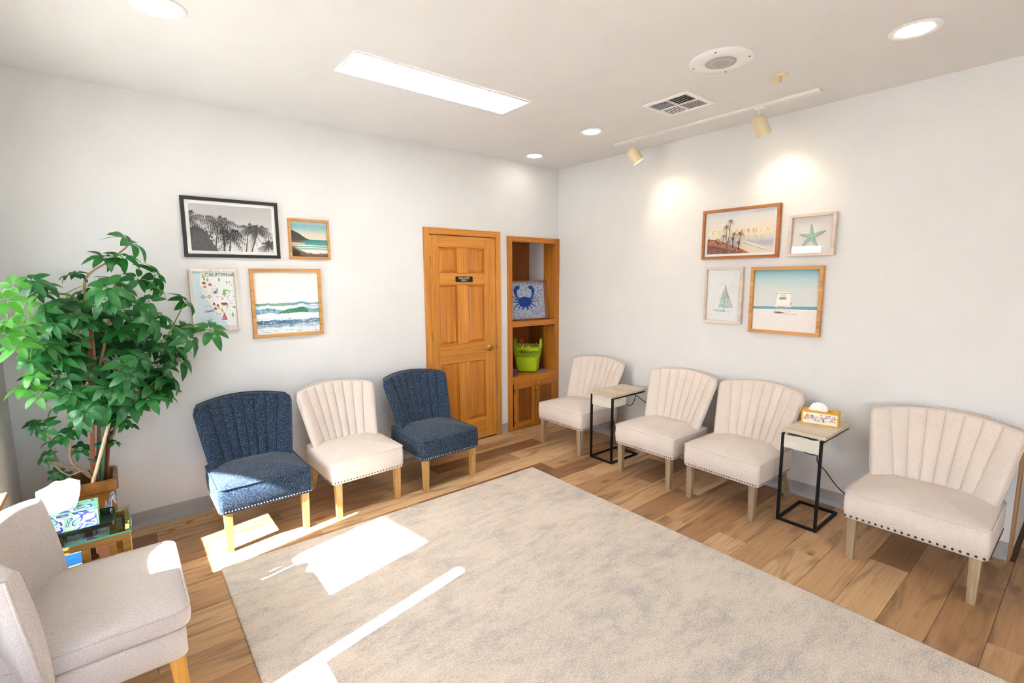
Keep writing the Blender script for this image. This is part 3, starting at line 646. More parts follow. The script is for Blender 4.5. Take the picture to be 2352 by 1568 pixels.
# ------------------------------------------------------------------ C-shaped side tables
MTOP = wood('whitewashed_table_wood', 'cdbb9f', 'ded0b8', 'Y', 50, .4, 'e6dac6')
MBOX = wood('whitewashed_box_wood', 'd6d0c4', 'e6e2d9', 'Y', 50, .45)
def side_table(label, x0, x1, y0, y1, tx0, tx1, h, cordpts):
    """base x0(front)..x1(back), y0..y1 (y0 nearer camera); top tx0..tx1"""
    t = thing('side_table', label, 'side table', (x0, (y0+y1)/2, 0), group='C-shaped side tables')
    o = Vector((x0, (y0+y1)/2, 0)); q = .0085
    def B(name, a, b, mat, bev=.0015): return obj(name, boxm(Vector(a)-o, Vector(b)-o, bev), mat, t)
    for yy in (y0+q, y1-q):
        B('post', (x0, yy-q, 2*q), (x0+2*q, yy+q, h-.02), BLACK)
        B('base_bar', (x0, yy-q, 0), (x1, yy+q, 2*q), BLACK)
        B('top_bar', (x0+2*q, yy-q, h-.02-2*q), (tx1, yy+q, h-.02), BLACK)
    B('base_bar', (x0, y0+2*q, 0), (x0+2*q, y1-2*q, 2*q), BLACK); B('base_bar', (x1-2*q, y0+2*q, 0), (x1, y1-2*q, 2*q), BLACK)
    xm = tx0+(tx1-tx0)*.47
    # lid with finger slot, fixed half
    bm = BM(); yc = (y0+y1)/2
    pts = [(tx0, y0-.006), (xm-.001, y0-.006), (xm-.001, yc-.035)]+[(xm-.001-.014*math.sin(PI*j/8), yc-.035+.07*j/8) for j in range(1, 8)]+[(xm-.001, yc+.035), (xm-.001, y1+.006), (tx0, y1+.006)]
    prism(bm, [(a-o.x, b-o.y) for a, b in pts], h-.02, h); obj('flip_lid', bm, MTOP, t)
    B('top_board', (xm+.001, y0-.006, h-.02), (tx1, y1+.006, h), MTOP, .001)
    bx = BM(); z0, z1 = h-.115, h-.0205; w = .010; yb0, yb1 = y0+2*q+.001, y1-2*q-.001; xb0, xb1 = x0+.004, x0+.21
    for a, b in (((xb0, yb0, z0), (xb0+w, yb1, z1-.006)), ((xb1-w, yb0, z0), (xb1, yb1, z1)), ((xb0+w, yb0, z0), (xb1-w, yb0+w, z1)), ((xb0+w, yb1-w, z0), (xb1-w, yb1, z1)), ((xb0+w, yb0+w, z0), (xb1-w, yb1-w, z0+w))):
        box(bx, Vector(a)-o, Vector(b)-o)
    obj('storage_box', bx, MBOX, t)
    for fy in (.25, .75): B('lid_hinge', (x0-.001, y0+(y1-y0)*fy-.02, h-.026), (x0+.006, y0+(y1-y0)*fy+.02, h-.0205), DARKNAIL)
    bm = BM(); tube(bm, [Vector(p)-o for p in catmull(cordpts, 8)], .0035, 6); obj('power_cord', bm, plain('black_cord', '121315', .5), t, 80)
    return t
side_table('black-framed side table with a bare top between the two farther right wall chairs', -.612, -.235, -1.304, -1.050, -.625, -.150, .618,
           [(-.40, -1.26, .51), (-.33, -1.285, .485), (-.26, -1.275, .535), (-.22, -1.24, .575), (-.27, -1.22, .59), (-.20, -1.24, .55), (-.10, -1.28, .47), (-.05, -1.36, .44), (-.03, -1.50, .38), (-.03, -1.55, .30)])
side_table('black-framed side table with the yellow tissue box on top', -.519, -.128, -2.893, -2.648, -.492, -.040, .628,
           [(-.40, -2.70, .51), (-.36, -2.74, .46), (-.33, -2.80, .45), (-.32, -2.83, .49), (-.36, -2.83, .52), (-.30, -2.80, .40), (-.12, -2.80, .28), (-.06, -2.86, .17), (-.05, -2.98, .08), (-.045, -3.06, .06)])
# ------------------------------------------------------------------ end table with glass top, tray, tissue box, books
GOLD = wood('gilded_carved_wood', '9a6a2a', 'c1904a', 'X', 35, .35, 'd8aa62')
et = thing('end_table', 'gilded wooden end table with glass top beside the greige armchair', 'table', (-4.11, -1.19, 0))
def EB(name, a, b, mat, bev=.003): return obj(name, boxm(Vector(a)-Vector((-4.11, -1.19, 0)), Vector(b)-Vector((-4.11, -1.19, 0)), bev), mat, et)
tx0, tx1, ty0, ty1, zt = -4.305, -3.913, -1.342, -1.042, .548
tg = clear_glass('green_edged_glass', (.86, .97, .94, 1), 1.5)
EB('glass_top', (tx0, ty0, zt), (tx1, ty1, zt+.009), tg, .001)
bm = BM()
for a, b in (((tx0, ty0-.0008, zt+.001), (tx1, ty0-.0002, zt+.008)), ((tx1+.0002, ty0, zt+.001), (tx1+.0008, ty1, zt+.008))): box(bm, Vector(a)-Vector((-4.11, -1.19, 0)), Vector(b)-Vector((-4.11, -1.19, 0)))
obj('glass_edge', bm, plain('teal_glass_edge', '57c6ae', .2), et)
for yy0, yy1 in ((ty0+.006, ty0+.022), (ty1-.022, ty1-.006)):
    EB('rail', (tx0+.006, yy0, zt-.034), (tx1-.006, yy1, zt-.001), GOLD); EB('rail', (tx0+.006, yy0, zt-.125), (tx1-.006, yy1, zt-.090), GOLD)
    for xa, xb in ((tx0+.006, tx0+.04), (-4.19, -4.165), (-4.085, -4.055), (-3.995, -3.970), (tx1-.035, tx1-.006)): EB('stile', (xa, yy0, zt-.090), (xb, yy1, zt-.034), GOLD)
for xx0, xx1 in ((tx0+.006, tx0+.022), (tx1-.022, tx1-.006)):
    for k in range(6):
        ya = ty0+.022+k*.0437; EB('slat', (xx0, ya+.003, zt-.125), (xx1, ya+.036, zt-.001), GOLD)
for lx in (tx0+.03, tx1-.03):
    for ly in (ty0+.03, ty1-.03): EB('leg', (lx-.024, ly-.024, 0), (lx+.024, ly+.024, zt-.125), GOLD, .006)
EB('lower_shelf', (tx0+.02, ty0+.02, zt-.14), (tx1-.02, ty1-.02, zt-.127), GOLD)
for i, (hx, c, y0, y1, lab) in enumerate(((.060, '1f4f8a', -1.30, -1.10, 'blue book standing leftmost inside the gilded end table'), (.052, '2b66a6', -1.29, -1.09, 'lighter blue book standing in the middle inside the gilded end table'), (.058, '6b3a2a', -1.28, -1.12, 'reddish brown book standing rightmost inside the gilded end table'))):
    xa = (-4.235, -4.145, -4.04)[i]; xb = xa+(.045, .065, .05)[i]
    b = thing('book', lab, 'book', ((xa+xb)/2, (y0+y1)/2, zt-.1265), group='books inside the end table')
    w, d = (xb-xa)/2, (y1-y0)/2
    bm = BM(); box(bm, (-w, -d, 0), (w, -d+.003, hx+.02), .001); box(bm, (-w, -d+.003, 0), (-w+.003, d, hx+.02)); box(bm, (w-.003, -d+.003, 0), (w, d, hx+.02)); obj('cover', bm, plain('book_cover_%d' % i, c, .4, var=.1), b)
    obj('pages', boxm((-w+.0035, -d+.0035, .002), (w-.0035, d-.003, hx+.017)), plain('book_pages_%d' % i, 'd8d2c4', .8), b)
tr = thing('serving_tray', 'glossy black tray on the glass top of the end table', 'tray', (-4.1, -1.166, .5575))
MTRAY = plain('black_lacquer', '0b0c0e', .12, spec=.6)
to = [(-.16, .135), (-.10, .075)]
bm = BM()
def trr(i): return rrect(-.18+i, .132-i, -.088+i, .095-i, .018, 4)
loft(bm, [[(x, y, z) for x, y in trr(i)] for i, z in ((.006, 0), (0, .004), (0, .022), (.004, .0225), (.008, .020), (.012, .006), (.02, .005))]); obj('tray_body', bm, MTRAY, tr, 40)

def organic_print(name, cols, scale=18, rough=.45):
    m, nt, p, out = newmat(name)
    v = coords(nt, (scale, scale, scale*1.1)); n = N(nt, 'ShaderNodeTexNoise', Scale=1.0, Detail=1.0, Distortion=1.4); nt.links.new(v, n.inputs['Vector'])
    r = ramp(nt, [(a, lin(c)) for a, c in cols]); r.color_ramp.interpolation = 'CONSTANT'; nt.links.new(n.outputs['Fac'], r.inputs[0]); nt.links.new(r.outputs[0], p.inputs['Base Color'])
    p.inputs['Roughness'].default_value = rough
    return m
def tissue_mesh(w, h, seed):
    rnd = random.Random(seed); bm = BM(); NU, NV = 26, 12; g = []
    for j in range(NV+1):
        v = j/NV; rowv = []
        for i in range(NU+1):
            u = i/NU*2-1; spread = .55+.65*v-.35*v*v
            zz = h*v*(1-.28*u*u-.10*math.sin(2.3*u+seed))+.004*math.sin(9*u+seed)*v
            rowv.append(bm.verts.new((u*w*spread, .010*math.sin(5.5*u+seed)*(.4+v)+.03*(v*v)*math.sin(seed)-.012*v*math.cos(8*u), zz)))
        g.append(rowv)
    for j in range(NV):
        for i in range(NU): bm.faces.new((g[j][i], g[j][i+1], g[j+1][i+1], g[j+1][i]))
    bmesh.ops.solidify(bm, geom=bm.faces[:], thickness=.0012)
    return bm
def mound_mesh(w, h, seed):
    bm = BM(); g = []; NU, NV = 40, 12
    for j in range(NV+1):
        a = PI/2*j/NV; ring = []
        for i in range(NU):
            b = 2*PI*i/NU; f = 1+.10*math.sin(7*b+seed)*math.cos(a)+.16*mnoise.noise((2.2*math.cos(b), 2.2*math.sin(b), 2*a+seed))
            ring.append(bm.verts.new((w*math.cos(a)*math.cos(b)*f*(1 if math.cos(b) > 0 else 1.15), .55*w*math.cos(a)*math.sin(b)*f, h*math.sin(a)*f)))
        g.append(ring)
    for j in range(NV):
        for i in range(NU): bm.faces.new((g[j][i], g[j][(i+1) % NU], g[j+1][(i+1) % NU], g[j+1][i]))
    bmesh.ops.remove_doubles(bm, verts=g[-1], dist=.003)
    return bm
MTISSUE = plain('white_tissue', 'f4f4f5', .85, var=.01)
def tissue_box(label, loc, rotz, w, d, h, mat, edge, seed, tw, th, front=None):
    t = thing('tissue_box', label, 'tissue box', loc, (0, 0, rotz))
    bm = BM()
    oval = [((w*.36)*math.cos(2*PI*k/24), (d*.22)*math.sin(2*PI*k/24)) for k in range(24)]
    rect = []
    for k in range(24):
        c, s = math.cos(2*PI*k/24), math.sin(2*PI*k/24); f = min(w/2/max(1e-6, abs(c)), d/2/max(1e-6, abs(s))); rect.append((c*f, s*f))
    for k in range(24):                                # snap nearest samples onto the four corners
        for cx in (-w/2, w/2):
            for cyy in (-d/2, d/2):
                pass
    corners = {}
    for cx in (-w/2, w/2):
        for cyy in (-d/2, d/2):
            a = math.atan2(cyy, cx) % (2*PI); k = round(a/(2*PI)*24) % 24; rect[k] = (cx, cyy)
    loft(bm, [[(x, y, 0) for x, y in rect], [(x, y, h) for x, y in rect], [(x, y, h) for x, y in oval], [(x*.96, y*.96, h-.03) for x, y in oval]])
    obj('carton', bm, mat, t)
    e = .0022; bm = BM()
    for sx in (-1, 1):
        box(bm, (sx*w/2-e, -d/2-e*.5, 0), (sx*w/2+e*.5*sx, -d/2+e, h)); box(bm, (sx*w/2-e, d/2-e, 0), (sx*w/2+e*.5*sx, d/2+e*.5, h)); box(bm, (sx*w/2-e, -d/2, h-e), (sx*w/2+e*.3*sx, d/2, h+e*.3))
    box(bm, (-w/2, -d/2-e*.5, h-e*1.5), (w/2, -d/2+e, h+e*.3)); box(bm, (-w/2, d/2-e, h-e*1.5), (w/2, d/2+e*.5, h+e*.3)); box(bm, (-w/2, -d/2-e*.5, 0), (w/2, -d/2+e, e*1.2))
    obj('printed_edge', bm, edge, t)
    if front is not None: front(t)
    o = obj('tissue', (mound_mesh if seed > 4 else tissue_mesh)(tw, th, seed), MTISSUE, t, 180, (-.01, 0, h-.012)); return t
def script_front(t):
    o = obj('lettering', text_bm('Kleenex', .020, .0003), MLET, t, None, (-.062, -.0595, .034), (PI/2, 0, R(0)))
    o.rotation_euler = (PI/2, R(-4), 0)
GREENBOX = organic_print('green_purple_leaf_print', [(0, '7fd0a0'), (.38, '3d3f9e'), (.445, 'd6e6da'), (.50, '8ad7a6'), (.56, 'd9ead0'), (.60, '4547a6'), (.655, '9fdf9a')], 16)
tissue_box('green and purple leaf-print tissue box on the black tray', (-4.135, -1.170, .563), R(0), .225, .115, .090, GREENBOX, plain('bright_green_edge', '6fcf6a', .45), 2.2, .085, .145, script_front)
YEL = plain('golden_yellow_carton', 'e8b53a', .45, var=.08, vscale=30)
def floral_front(t):
    rnd = random.Random(3)
    obj('white_panel', boxm((-.099, -.0562, .009), (.099, -.0551, .082)), plain('floral_white', 'f2efe6', .5), t)
    cols = {'petal': ['f0b7b0', 'f3c9b8', 'e99aa8', 'f2a43c', 'f6d9d2', 'e7a9c9'], 'leaf': ['3f9a58', '57ab62', '2f8850']}
    ms = {c: plain('ink_'+c, c, .5) for l in cols.values() for c in l}
    for i in range(26):
        x, z = rnd.uniform(-.088, .088), rnd.uniform(.018, .073); c = rnd.choice(cols['petal']); r0 = rnd.uniform(.005, .010); bm = BM(); lay = -.0563-.0001*i*.3
        prism(bm, [(x+r0*(1+.25*math.cos(5*a))*math.cos(a), z+r0*(1+.25*math.cos(5*a))*math.sin(a)) for a in [2*PI*k/20 for k in range(20)]], 0, .0003)
        bmesh.ops.transform(bm, matrix=Matrix(((1, 0, 0, 0), (0, 0, -1, lay), (0, 1, 0, 0), (0, 0, 0, 1))), verts=bm.verts[:]); obj('printed_flower', bm, ms[c], t)
    for i in range(18):
        x, z, a = rnd.uniform(-.09, .09), rnd.uniform(.016, .075), rnd.uniform(0, PI); c = rnd.choice(cols['leaf']); bm = BM(); Ln = .010
        pts = [(x+math.cos(a)*Ln*s-math.sin(a)*.0024*ww, z+math.sin(a)*Ln*s+math.cos(a)*.0024*ww) for s, ww in ((-1, 0), (-.4, 1), (.3, 1), (1, 0), (.3, -1), (-.4, -1))]
        prism(bm, pts, 0, .0003); bmesh.ops.transform(bm, matrix=Matrix(((1, 0, 0, 0), (0, 0, -1, -.0573), (0, 1, 0, 0), (0, 0, 0, 1))), verts=bm.verts[:]); obj('printed_leaf', bm, ms[c], t)
tissue_box('yellow floral tissue box on the side table near the right wall', (-.1765, -2.760, .628), R(-76.7), .217, .11, .092, YEL, plain('amber_edge', 'e09f1f', .45), 4.6, .052, .062, floral_front)

# ------------------------------------------------------------------ potted umbrella tree
pt = thing('potted_umbrella_tree', 'tall leafy umbrella tree in a brown glazed square pot in the left corner', 'potted plant', (-4.107, -.278, 0))
PO = Vector((-4.107, -.278, 0))
def pot_mat():
    m, nt, p, out = newmat('brown_drip_glaze')
    v = coords(nt, (38, 38, 3.2)); n = N(nt, 'ShaderNodeTexNoise', Scale=1.0, Detail=3.0, Distortion=.5); nt.links.new(v, n.inputs['Vector'])
    tc = nt.nodes.new('ShaderNodeTexCoord'); sp = nt.nodes.new('ShaderNodeSeparateXYZ'); nt.links.new(tc.outputs['Object'], sp.inputs[0])
    mr = N(nt, 'ShaderNodeMapRange'); mr.inputs['From Min'].default_value = .30; mr.inputs['From Max'].default_value = .46; mr.inputs['To Min'].default_value = .16; mr.inputs['To Max'].default_value = -.22
    nt.links.new(sp.outputs['Z'], mr.inputs['Value'])
    a = N(nt, 'ShaderNodeMath', operation='ADD'); nt.links.new(n.outputs['Fac'], a.inputs[0]); nt.links.new(mr.outputs[0], a.inputs[1])
    r = ramp(nt, [(.0, lin('7a5024')), (.47, lin('90602a')), (.50, lin('6a4424')), (.54, lin('9fb4c8')), (.60, lin('3f6288')), (.66, lin('c9d4dc')), (.72, lin('7a5230'))]); nt.links.new(a.outputs[0], r.inputs[0])
    v2 = coords(nt, (14, 14, 14)); n2 = N(nt, 'ShaderNodeTexNoise', Scale=1.0, Detail=5.0); nt.links.new(v2, n2.inputs['Vector'])
    r2 = ramp(nt, [(.3, (.55, .5, .45, 1)), (.65, (1.1, 1.1, 1.1, 1))]); nt.links.new(n2.outputs['Fac'], r2.inputs[0])
    mx = N(nt, 'ShaderNodeMixRGB', blend_type='MULTIPLY'); mx.inputs['Fac'].default_value = .7
    nt.links.new(r.outputs[0], mx.inputs['Color1']); nt.links.new(r2.outputs[0], mx.inputs['Color2']); nt.links.new(mx.outputs[0], p.inputs['Base Color'])
    p.inputs['Roughness'].default_value = .22
    return m
def pr(h, r=.022): return rrect(-h, h, -h*.94, h*.94, r, 4)
bm = BM(); loft(bm, [[(x, y, z) for x, y in pr(h)] for h, z in ((.112, 0), (.118, .01), (.132, .40), (.135, .425), (.146, .435), (.148, .47), (.146, .495), (.140, .50), (.126, .498), (.122, .48), (.118, .43))], cap1=False)
obj('pot', bm, pot_mat(), pt, 35)
bm = BM(); loft(bm, [[(x, y, .431) for x, y in pr(.1185)], [(x*.5, y*.5, .442) for x, y in pr(.118)]]); obj('soil', bm, plain('potting_soil', '2e2118', .95, var=.3, vscale=60, bstr=.8, bscale=90), pt, 60)
BARK = plain('tan_bark', 'a98765', .8, var=.15, vscale=60, bstr=.4, bscale=80)
GSTEM = plain('green_stem', '6f8a3a', .6, var=.2, vscale=30)
stems = []
for r0, r1, tan, pts in PLANT['b']:
    sp = catmull([Vector(p)-PO for p in pts], 6); stems += sp
    bm = BM(); tube(bm, sp, r0, 8, r1); obj('stem', bm, BARK if tan else GSTEM, pt, 80)
def stick(name, pts, r, sides, mat):
    bm = BM(); a, b = Vector(pts[0])-PO, Vector(pts[1])-PO; tube(bm, [a, a.lerp(b, .5), b+(b-a)*.04], r, sides); return obj(name, bm, mat, pt)
stick('stake', PLANT['stake'], .0135, 4, wood('redwood_stake', '6b3620', '8a4a2c', 'Z', 60, .7))
stick('stake', PLANT['green'], .010, 10, plain('green_plant_stake', '3a6b4a', .5, var=.1)); stick('stake', PLANT['cane'], .0085, 8, plain('bamboo_cane', 'd8bf97', .6, var=.1))
stick('stake', PLANT['red'], .009, 6, bpy.data.materials['redwood_stake'])
TIE = plain('teal_plant_tape', '17806f', .5)
for c, dx in (((-4.03, -.345, .70), .05), ((-4.06, -.35, .62), .035), ((-3.99, -.31, .80), .045), ((-4.04, -.35, .90), .04), ((-4.055, -.38, .545), .02), ((-3.975, -.29, .74), .03)):
    bm = BM(); q = Vector(c)-PO; ring = [q+Vector((dx*.55*math.cos(2*PI*k/16), .022*math.sin(2*PI*k/16), .006*math.sin(4*PI*k/16+1))) for k in range(16)]
    loft(bm, [[p-Vector((0, 0, .007)) for p in ring], [p+Vector((0, 0, .007)) for p in ring]], cap0=False, cap1=False); bmesh.ops.solidify(bm, geom=bm.faces[:], thickness=.0012); obj('plant_tie', bm, TIE, pt, 60)
def leaf_mat(name, a, b, trans):
    m, nt, p, out = newmat(name)
    oi = nt.nodes.new('ShaderNodeObjectInfo'); v = coords(nt, (5, 5, 5)); n = N(nt, 'ShaderNodeTexNoise', Scale=1.0, Detail=3.0); nt.links.new(v, n.inputs['Vector'])
    ad = N(nt, 'ShaderNodeMath', operation='ADD'); nt.links.new(oi.outputs['Random'], ad.inputs[0]); nt.links.new(n.outputs['Fac'], ad.inputs[1])
    dv = N(nt, 'ShaderNodeMath', operation='MULTIPLY'); dv.inputs[1].default_value = .6; nt.links.new(ad.outputs[0], dv.inputs[0])
    r = ramp(nt, [(.1, lin(a)), (.85, lin(b))]); nt.links.new(dv.outputs[0], r.inputs[0]); nt.links.new(r.outputs[0], p.inputs['Base Color'])
    p.inputs['Roughness'].default_value = .33; p.inputs['Specular IOR Level'].default_value = .5
    tl = N(nt, 'ShaderNodeBsdfTranslucent'); g2 = N(nt, 'ShaderNodeMixRGB', blend_type='MULTIPLY'); g2.inputs['Fac'].default_value = 1; g2.inputs['Color2'].default_value = (1.2, 1.25, .5, 1)
    nt.links.new(r.outputs[0], g2.inputs['Color1']); nt.links.new(g2.outputs[0], tl.inputs['Color'])
    mx = N(nt, 'ShaderNodeMixShader'); mx.inputs[0].default_value = trans; nt.links.new(p.outputs[0], mx.inputs[1]); nt.links.new(tl.outputs[0], mx.inputs[2]); nt.links.new(mx.outputs[0], out.inputs[0])
    return m
LEAFD = leaf_mat('dark_leaf', '1a5227', '2f7a38', .28); LEAFLIT = leaf_mat('backlit_leaf', '357a2e', '4f9238', .34)  # second green is brighter, window backlight painted into the leaf colour
YELLOWL = plain('yellowed_leaf', 'd9b21f', .5, var=.15)
def leaflet(bm, ang, ln, wd, droop, lift):
    d = Vector((math.cos(ang), math.sin(ang), 0)); s = Vector((-d.y, d.x, 0)); rows = []
    for i in range(7):
        t = i/6; prof = (math.sin(PI*min(1, t*.93+.03)**.85))**.8 if 0 < i < 6 else .02
        c = d*(.16+ln*t)+Vector((0, 0, lift*t-droop*t*t)); w = wd*prof
        rows.append([bm.verts.new(c-s*w+Vector((0, 0, .22*w))), bm.verts.new(c), bm.verts.new(c+s*w+Vector((0, 0, .22*w)))])
    for a, b in zip(rows, rows[1:]):
        for k in (0, 1): bm.faces.new((a[k], a[k+1], b[k+1], b[k]))
    r0 = rows[0][1].co.copy(); q = [bm.verts.new(Vector((0, 0, 0))+s*.012), bm.verts.new(Vector((0, 0, 0))-s*.012), bm.verts.new(r0-s*.01), bm.verts.new(r0+s*.01)]; bm.faces.new(q)
def leaf_mesh(seed, mat):
    rnd = random.Random(seed); bm = BM(); nl = rnd.choice((6, 7, 7, 8))
    for k in range(nl):
        leaflet(bm, 2*PI*(k+.25*rnd.random())/nl*.93, rnd.uniform(.80, 1.05), rnd.uniform(.21, .28), rnd.uniform(.3, .85), rnd.uniform(-.05, .35))
    me = me_from(bm, 'leaf', 180, False); me.materials.append(mat); return me
LM = [leaf_mesh(100+i, LEAFD) for i in range(6)]; LY = [leaf_mesh(200+i, LEAFLIT) for i in range(4)]; LYY = leaf_mesh(300, YELLOWL)
rnd = random.Random(5); bmp = BM()
CAMP = Vector((-3.884, -3.957, 1.639))
for i, (x, y, z, s, t) in enumerate(PLANT['leaves']):
    c = Vector((x, y, z)); out = (c-Vector((-4.0, -.33, z-.1)))
    n = Vector((0, 0, 1))*rnd.uniform(.35, .95)+out.normalized()*rnd.uniform(.2, .8)+Vector((0, -1, 0))*rnd.uniform(.0, .9)+Vector((rnd.uniform(-.5, .5), rnd.uniform(-.5, .5), rnd.uniform(-.2, .2)))
    q = n.to_track_quat('Z', 'Y'); e = (q @ Matrix.Rotation(rnd.uniform(0, 2*PI), 3, 'Z').to_quaternion()).to_euler()
    me = (rnd.choice(LY) if t > .55 else rnd.choice(LM))  # window-side leaves take the green tinted as if backlit
    s2 = s*rnd.uniform(1.02, 1.3)
    inst('leaf', me, pt, c-PO, e, (s2, s2, s2))
    nb = min(stems, key=lambda p: (p-(c-PO)).length+max(0, p.z-(c-PO).z)*.5)
    cp = c-PO; mid = (nb+cp)/2+Vector((0, 0, .12*(nb-cp).length))
    if (nb-cp).length < .5: tube(bmp, catmull([nb, mid, cp], 4), .0022, 5, .0016)
inst('leaf', LYY, pt, Vector((-3.84, -.42, 1.165))-PO, (R(95), R(10), 0), (.055, .055, .055))
inst('leaf', LYY, pt, Vector((-4.075, -.43, .86))-PO, (R(80), R(30), 0), (.035, .035, .035))
o = obj('petioles', bmp, GSTEM, pt, 80); o['kind'] = 'stuff'
# dried leaflets fallen on the floor
DRY = plain('dried_leaf', 'b9702a', .7, var=.2)
for (x, y, a, lab) in ((-3.65, -.155, .5, 'dried orange leaf on the floor nearer the blue chair'), (-3.76, -.20, .1, 'dried orange leaf on the floor nearer the end table')):
    bm = BM(); leaflet(bm, a, 1, .24, .1, .12); bmesh.ops.scale(bm, vec=(.055, .055, .055), verts=bm.verts[:]); bmesh.ops.solidify(bm, geom=bm.faces[:], thickness=.0006)
    lo = min(v.co.z for v in bm.verts); o = obj('dried_leaf', bm, DRY, None, 180, (x, y, .0002-lo)); tag(o, lab, 'leaf', 'fallen leaves')

# ------------------------------------------------------------------ things in the bookcase
cols_print = {}
def ink():
    m = bpy.data.materials.get('printed_ink')
    if m: return m
    m, nt, p, out = newmat('printed_ink'); a = nt.nodes.new('ShaderNodeAttribute'); a.attribute_name = 'Col'
    v = coords(nt, (60, 60, 60)); n = N(nt, 'ShaderNodeTexNoise', Scale=1.0, Detail=2.0); nt.links.new(v, n.inputs['Vector'])
    r = ramp(nt, [(.3, (.96, .96, .96, 1)), (.7, (1.03, 1.03, 1.03, 1))]); nt.links.new(n.outputs['Fac'], r.inputs[0])
    mx = N(nt, 'ShaderNodeMixRGB', blend_type='MULTIPLY'); mx.inputs['Fac'].default_value = 1
    nt.links.new(a.outputs['Color'], mx.inputs['Color1']); nt.links.new(r.outputs[0], mx.inputs['Color2']); nt.links.new(mx.outputs[0], p.inputs['Base Color'])
    p.inputs['Roughness'].default_value = .7; p.inputs['Specular IOR Level'].default_value = .2
    return m
class Print:
    """flat printed sheet: coloured polygons in paper-thin layers (X right, Y up, Z toward the viewer)"""
    def __init__(s): s.v, s.f, s.c, s.z = [], [], [], 0.0
    def poly(s, pts, col, z=None):
        s.z += 2e-6; zz = s.z if z is None else z; b = len(s.v)
        s.v += [(x, y, zz) for x, y in pts]; s.f.append(list(range(b, b+len(pts)))); s.c.append([col]*len(pts) if isinstance(col, tuple) else [lin(col)]*len(pts))
    def rect(s, x0, y0, x1, y1, col): s.poly([(x0, y0), (x1, y0), (x1, y1), (x0, y1)], col)
    def grad(s, x0, y0, x1, y1, stops):
        s.z += 2e-6
        for (t0, c0), (t1, c1) in zip(stops, stops[1:]):
            b = len(s.v); ya, yb = y0+(y1-y0)*t0, y0+(y1-y0)*t1
            s.v += [(x0, ya, s.z), (x1, ya, s.z), (x1, yb, s.z), (x0, yb, s.z)]; s.f.append([b, b+1, b+2, b+3]); s.c.append([lin(c0), lin(c0), lin(c1), lin(c1)])
    def disc(s, x, y, r, col, n=12, ry=None): s.poly([(x+r*math.cos(2*PI*k/n), y+(ry or r)*math.sin(2*PI*k/n)) for k in range(n)], col)
    def line(s, pts, w, col, w1=None):
        for i in range(len(pts)-1):
            (xa, ya), (xb, yb) = pts[i], pts[i+1]; l = math.hypot(xb-xa, yb-ya) or 1; nx, ny = -(yb-ya)/l, (xb-xa)/l
            wa = w if w1 is None else w+(w1-w)*i/(len(pts)-1); wb = w if w1 is None else w+(w1-w)*(i+1)/(len(pts)-1)
            s.poly([(xa-nx*wa/2, ya-ny*wa/2), (xb-nx*wb/2, yb-ny*wb/2), (xb+nx*wb/2, yb+ny*wb/2), (xa+nx*wa/2, ya+ny*wa/2)], col)
    def palm(s, base, top, size, col, nf=11, tw=.006, seed=1, leafy=1.0):
        rd = random.Random(seed)
        mid = ((base[0]+top[0])/2+rd.uniform(-.06, .06)*size, (base[1]+top[1])/2)
        tp = [(base[0]*(1-t)**2+2*mid[0]*t*(1-t)+top[0]*t*t, base[1]*(1-t)**2+2*mid[1]*t*(1-t)+top[1]*t*t) for t in [k/6 for k in range(7)]]
        if tw > 0: s.line(tp, tw*1.3, col, tw*.7)
        for i in range(nf):
            a = R(-50+280*i/(nf-1)+rd.uniform(-10, 10)); ln = size*rd.uniform(.75, 1.1); pts = []
            for k in range(9):
                t = k/8; pts.append((top[0]+ln*t*math.cos(a), top[1]+ln*t*math.sin(a)-ln*.48*t*t))
            s.line(pts, size*.02, col, size*.006)
            for k in range(1, 9):
                x, y = pts[k]; dx, dy = pts[k][0]-pts[k-1][0], pts[k][1]-pts[k-1][1]; l = math.hypot(dx, dy) or 1; dx, dy = dx/l, dy/l
                ll = ln*.36*(1-.55*k/8)*leafy
                for sg_ in (-1, 1):
                    ex, ey = x+ll*(dx*.5-sg_*dy*.7), y+ll*(dy*.5+sg_*dx*.7)-ll*.45
                    s.poly([(x-dx*ln*.035, y-dy*ln*.035), (x+dx*ln*.035, y+dy*ln*.035), (ex, ey)], col)
    def text(s, body, x, y, size, col, spacing=1.0, rot=0.0):
        bm = text_bm(body, size, 0.0, spacing=spacing); s.z += 2e-6; ca, sa = math.cos(rot), math.sin(rot)
        for f in bm.faces:
            b = len(s.v); s.v += [(x+v.co.x*ca-v.co.y*sa, y+v.co.x*sa+v.co.y*ca, s.z) for v in f.verts]; s.f.append(list(range(b, b+len(f.verts)))); s.c.append([lin(col)]*len(f.verts))
        bm.free()
    def clip(s, x0, y0, x1, y1):
        nv, nf, nc = [], [], []
        for f, cs in zip(s.f, s.c):
            P_ = [(s.v[i][0], s.v[i][1], s.v[i][2], c) for i, c in zip(f, cs)]
            for ax, lim, sg_ in ((0, x0, 1), (0, x1, -1), (1, y0, 1), (1, y1, -1)):
                q = []
                for k in range(len(P_)):
                    a, b = P_[k-1], P_[k]; ina, inb = sg_*(a[ax]-lim) >= -1e-9, sg_*(b[ax]-lim) >= -1e-9
                    if ina != inb:
                        t = (lim-a[ax])/(b[ax]-a[ax]); q.append((a[0]+(b[0]-a[0])*t, a[1]+(b[1]-a[1])*t, a[2], tuple(a[3][m]+(b[3][m]-a[3][m])*t for m in range(4))))
                    if inb: q.append(b)
                P_ = q
                if len(P_) < 3: break
            if len(P_) >= 3:
                b = len(nv); nv += [p[:3] for p in P_]; nf.append(list(range(b, b+len(P_)))); nc.append([p[3] for p in P_])
        s.v, s.f, s.c = nv, nf, nc
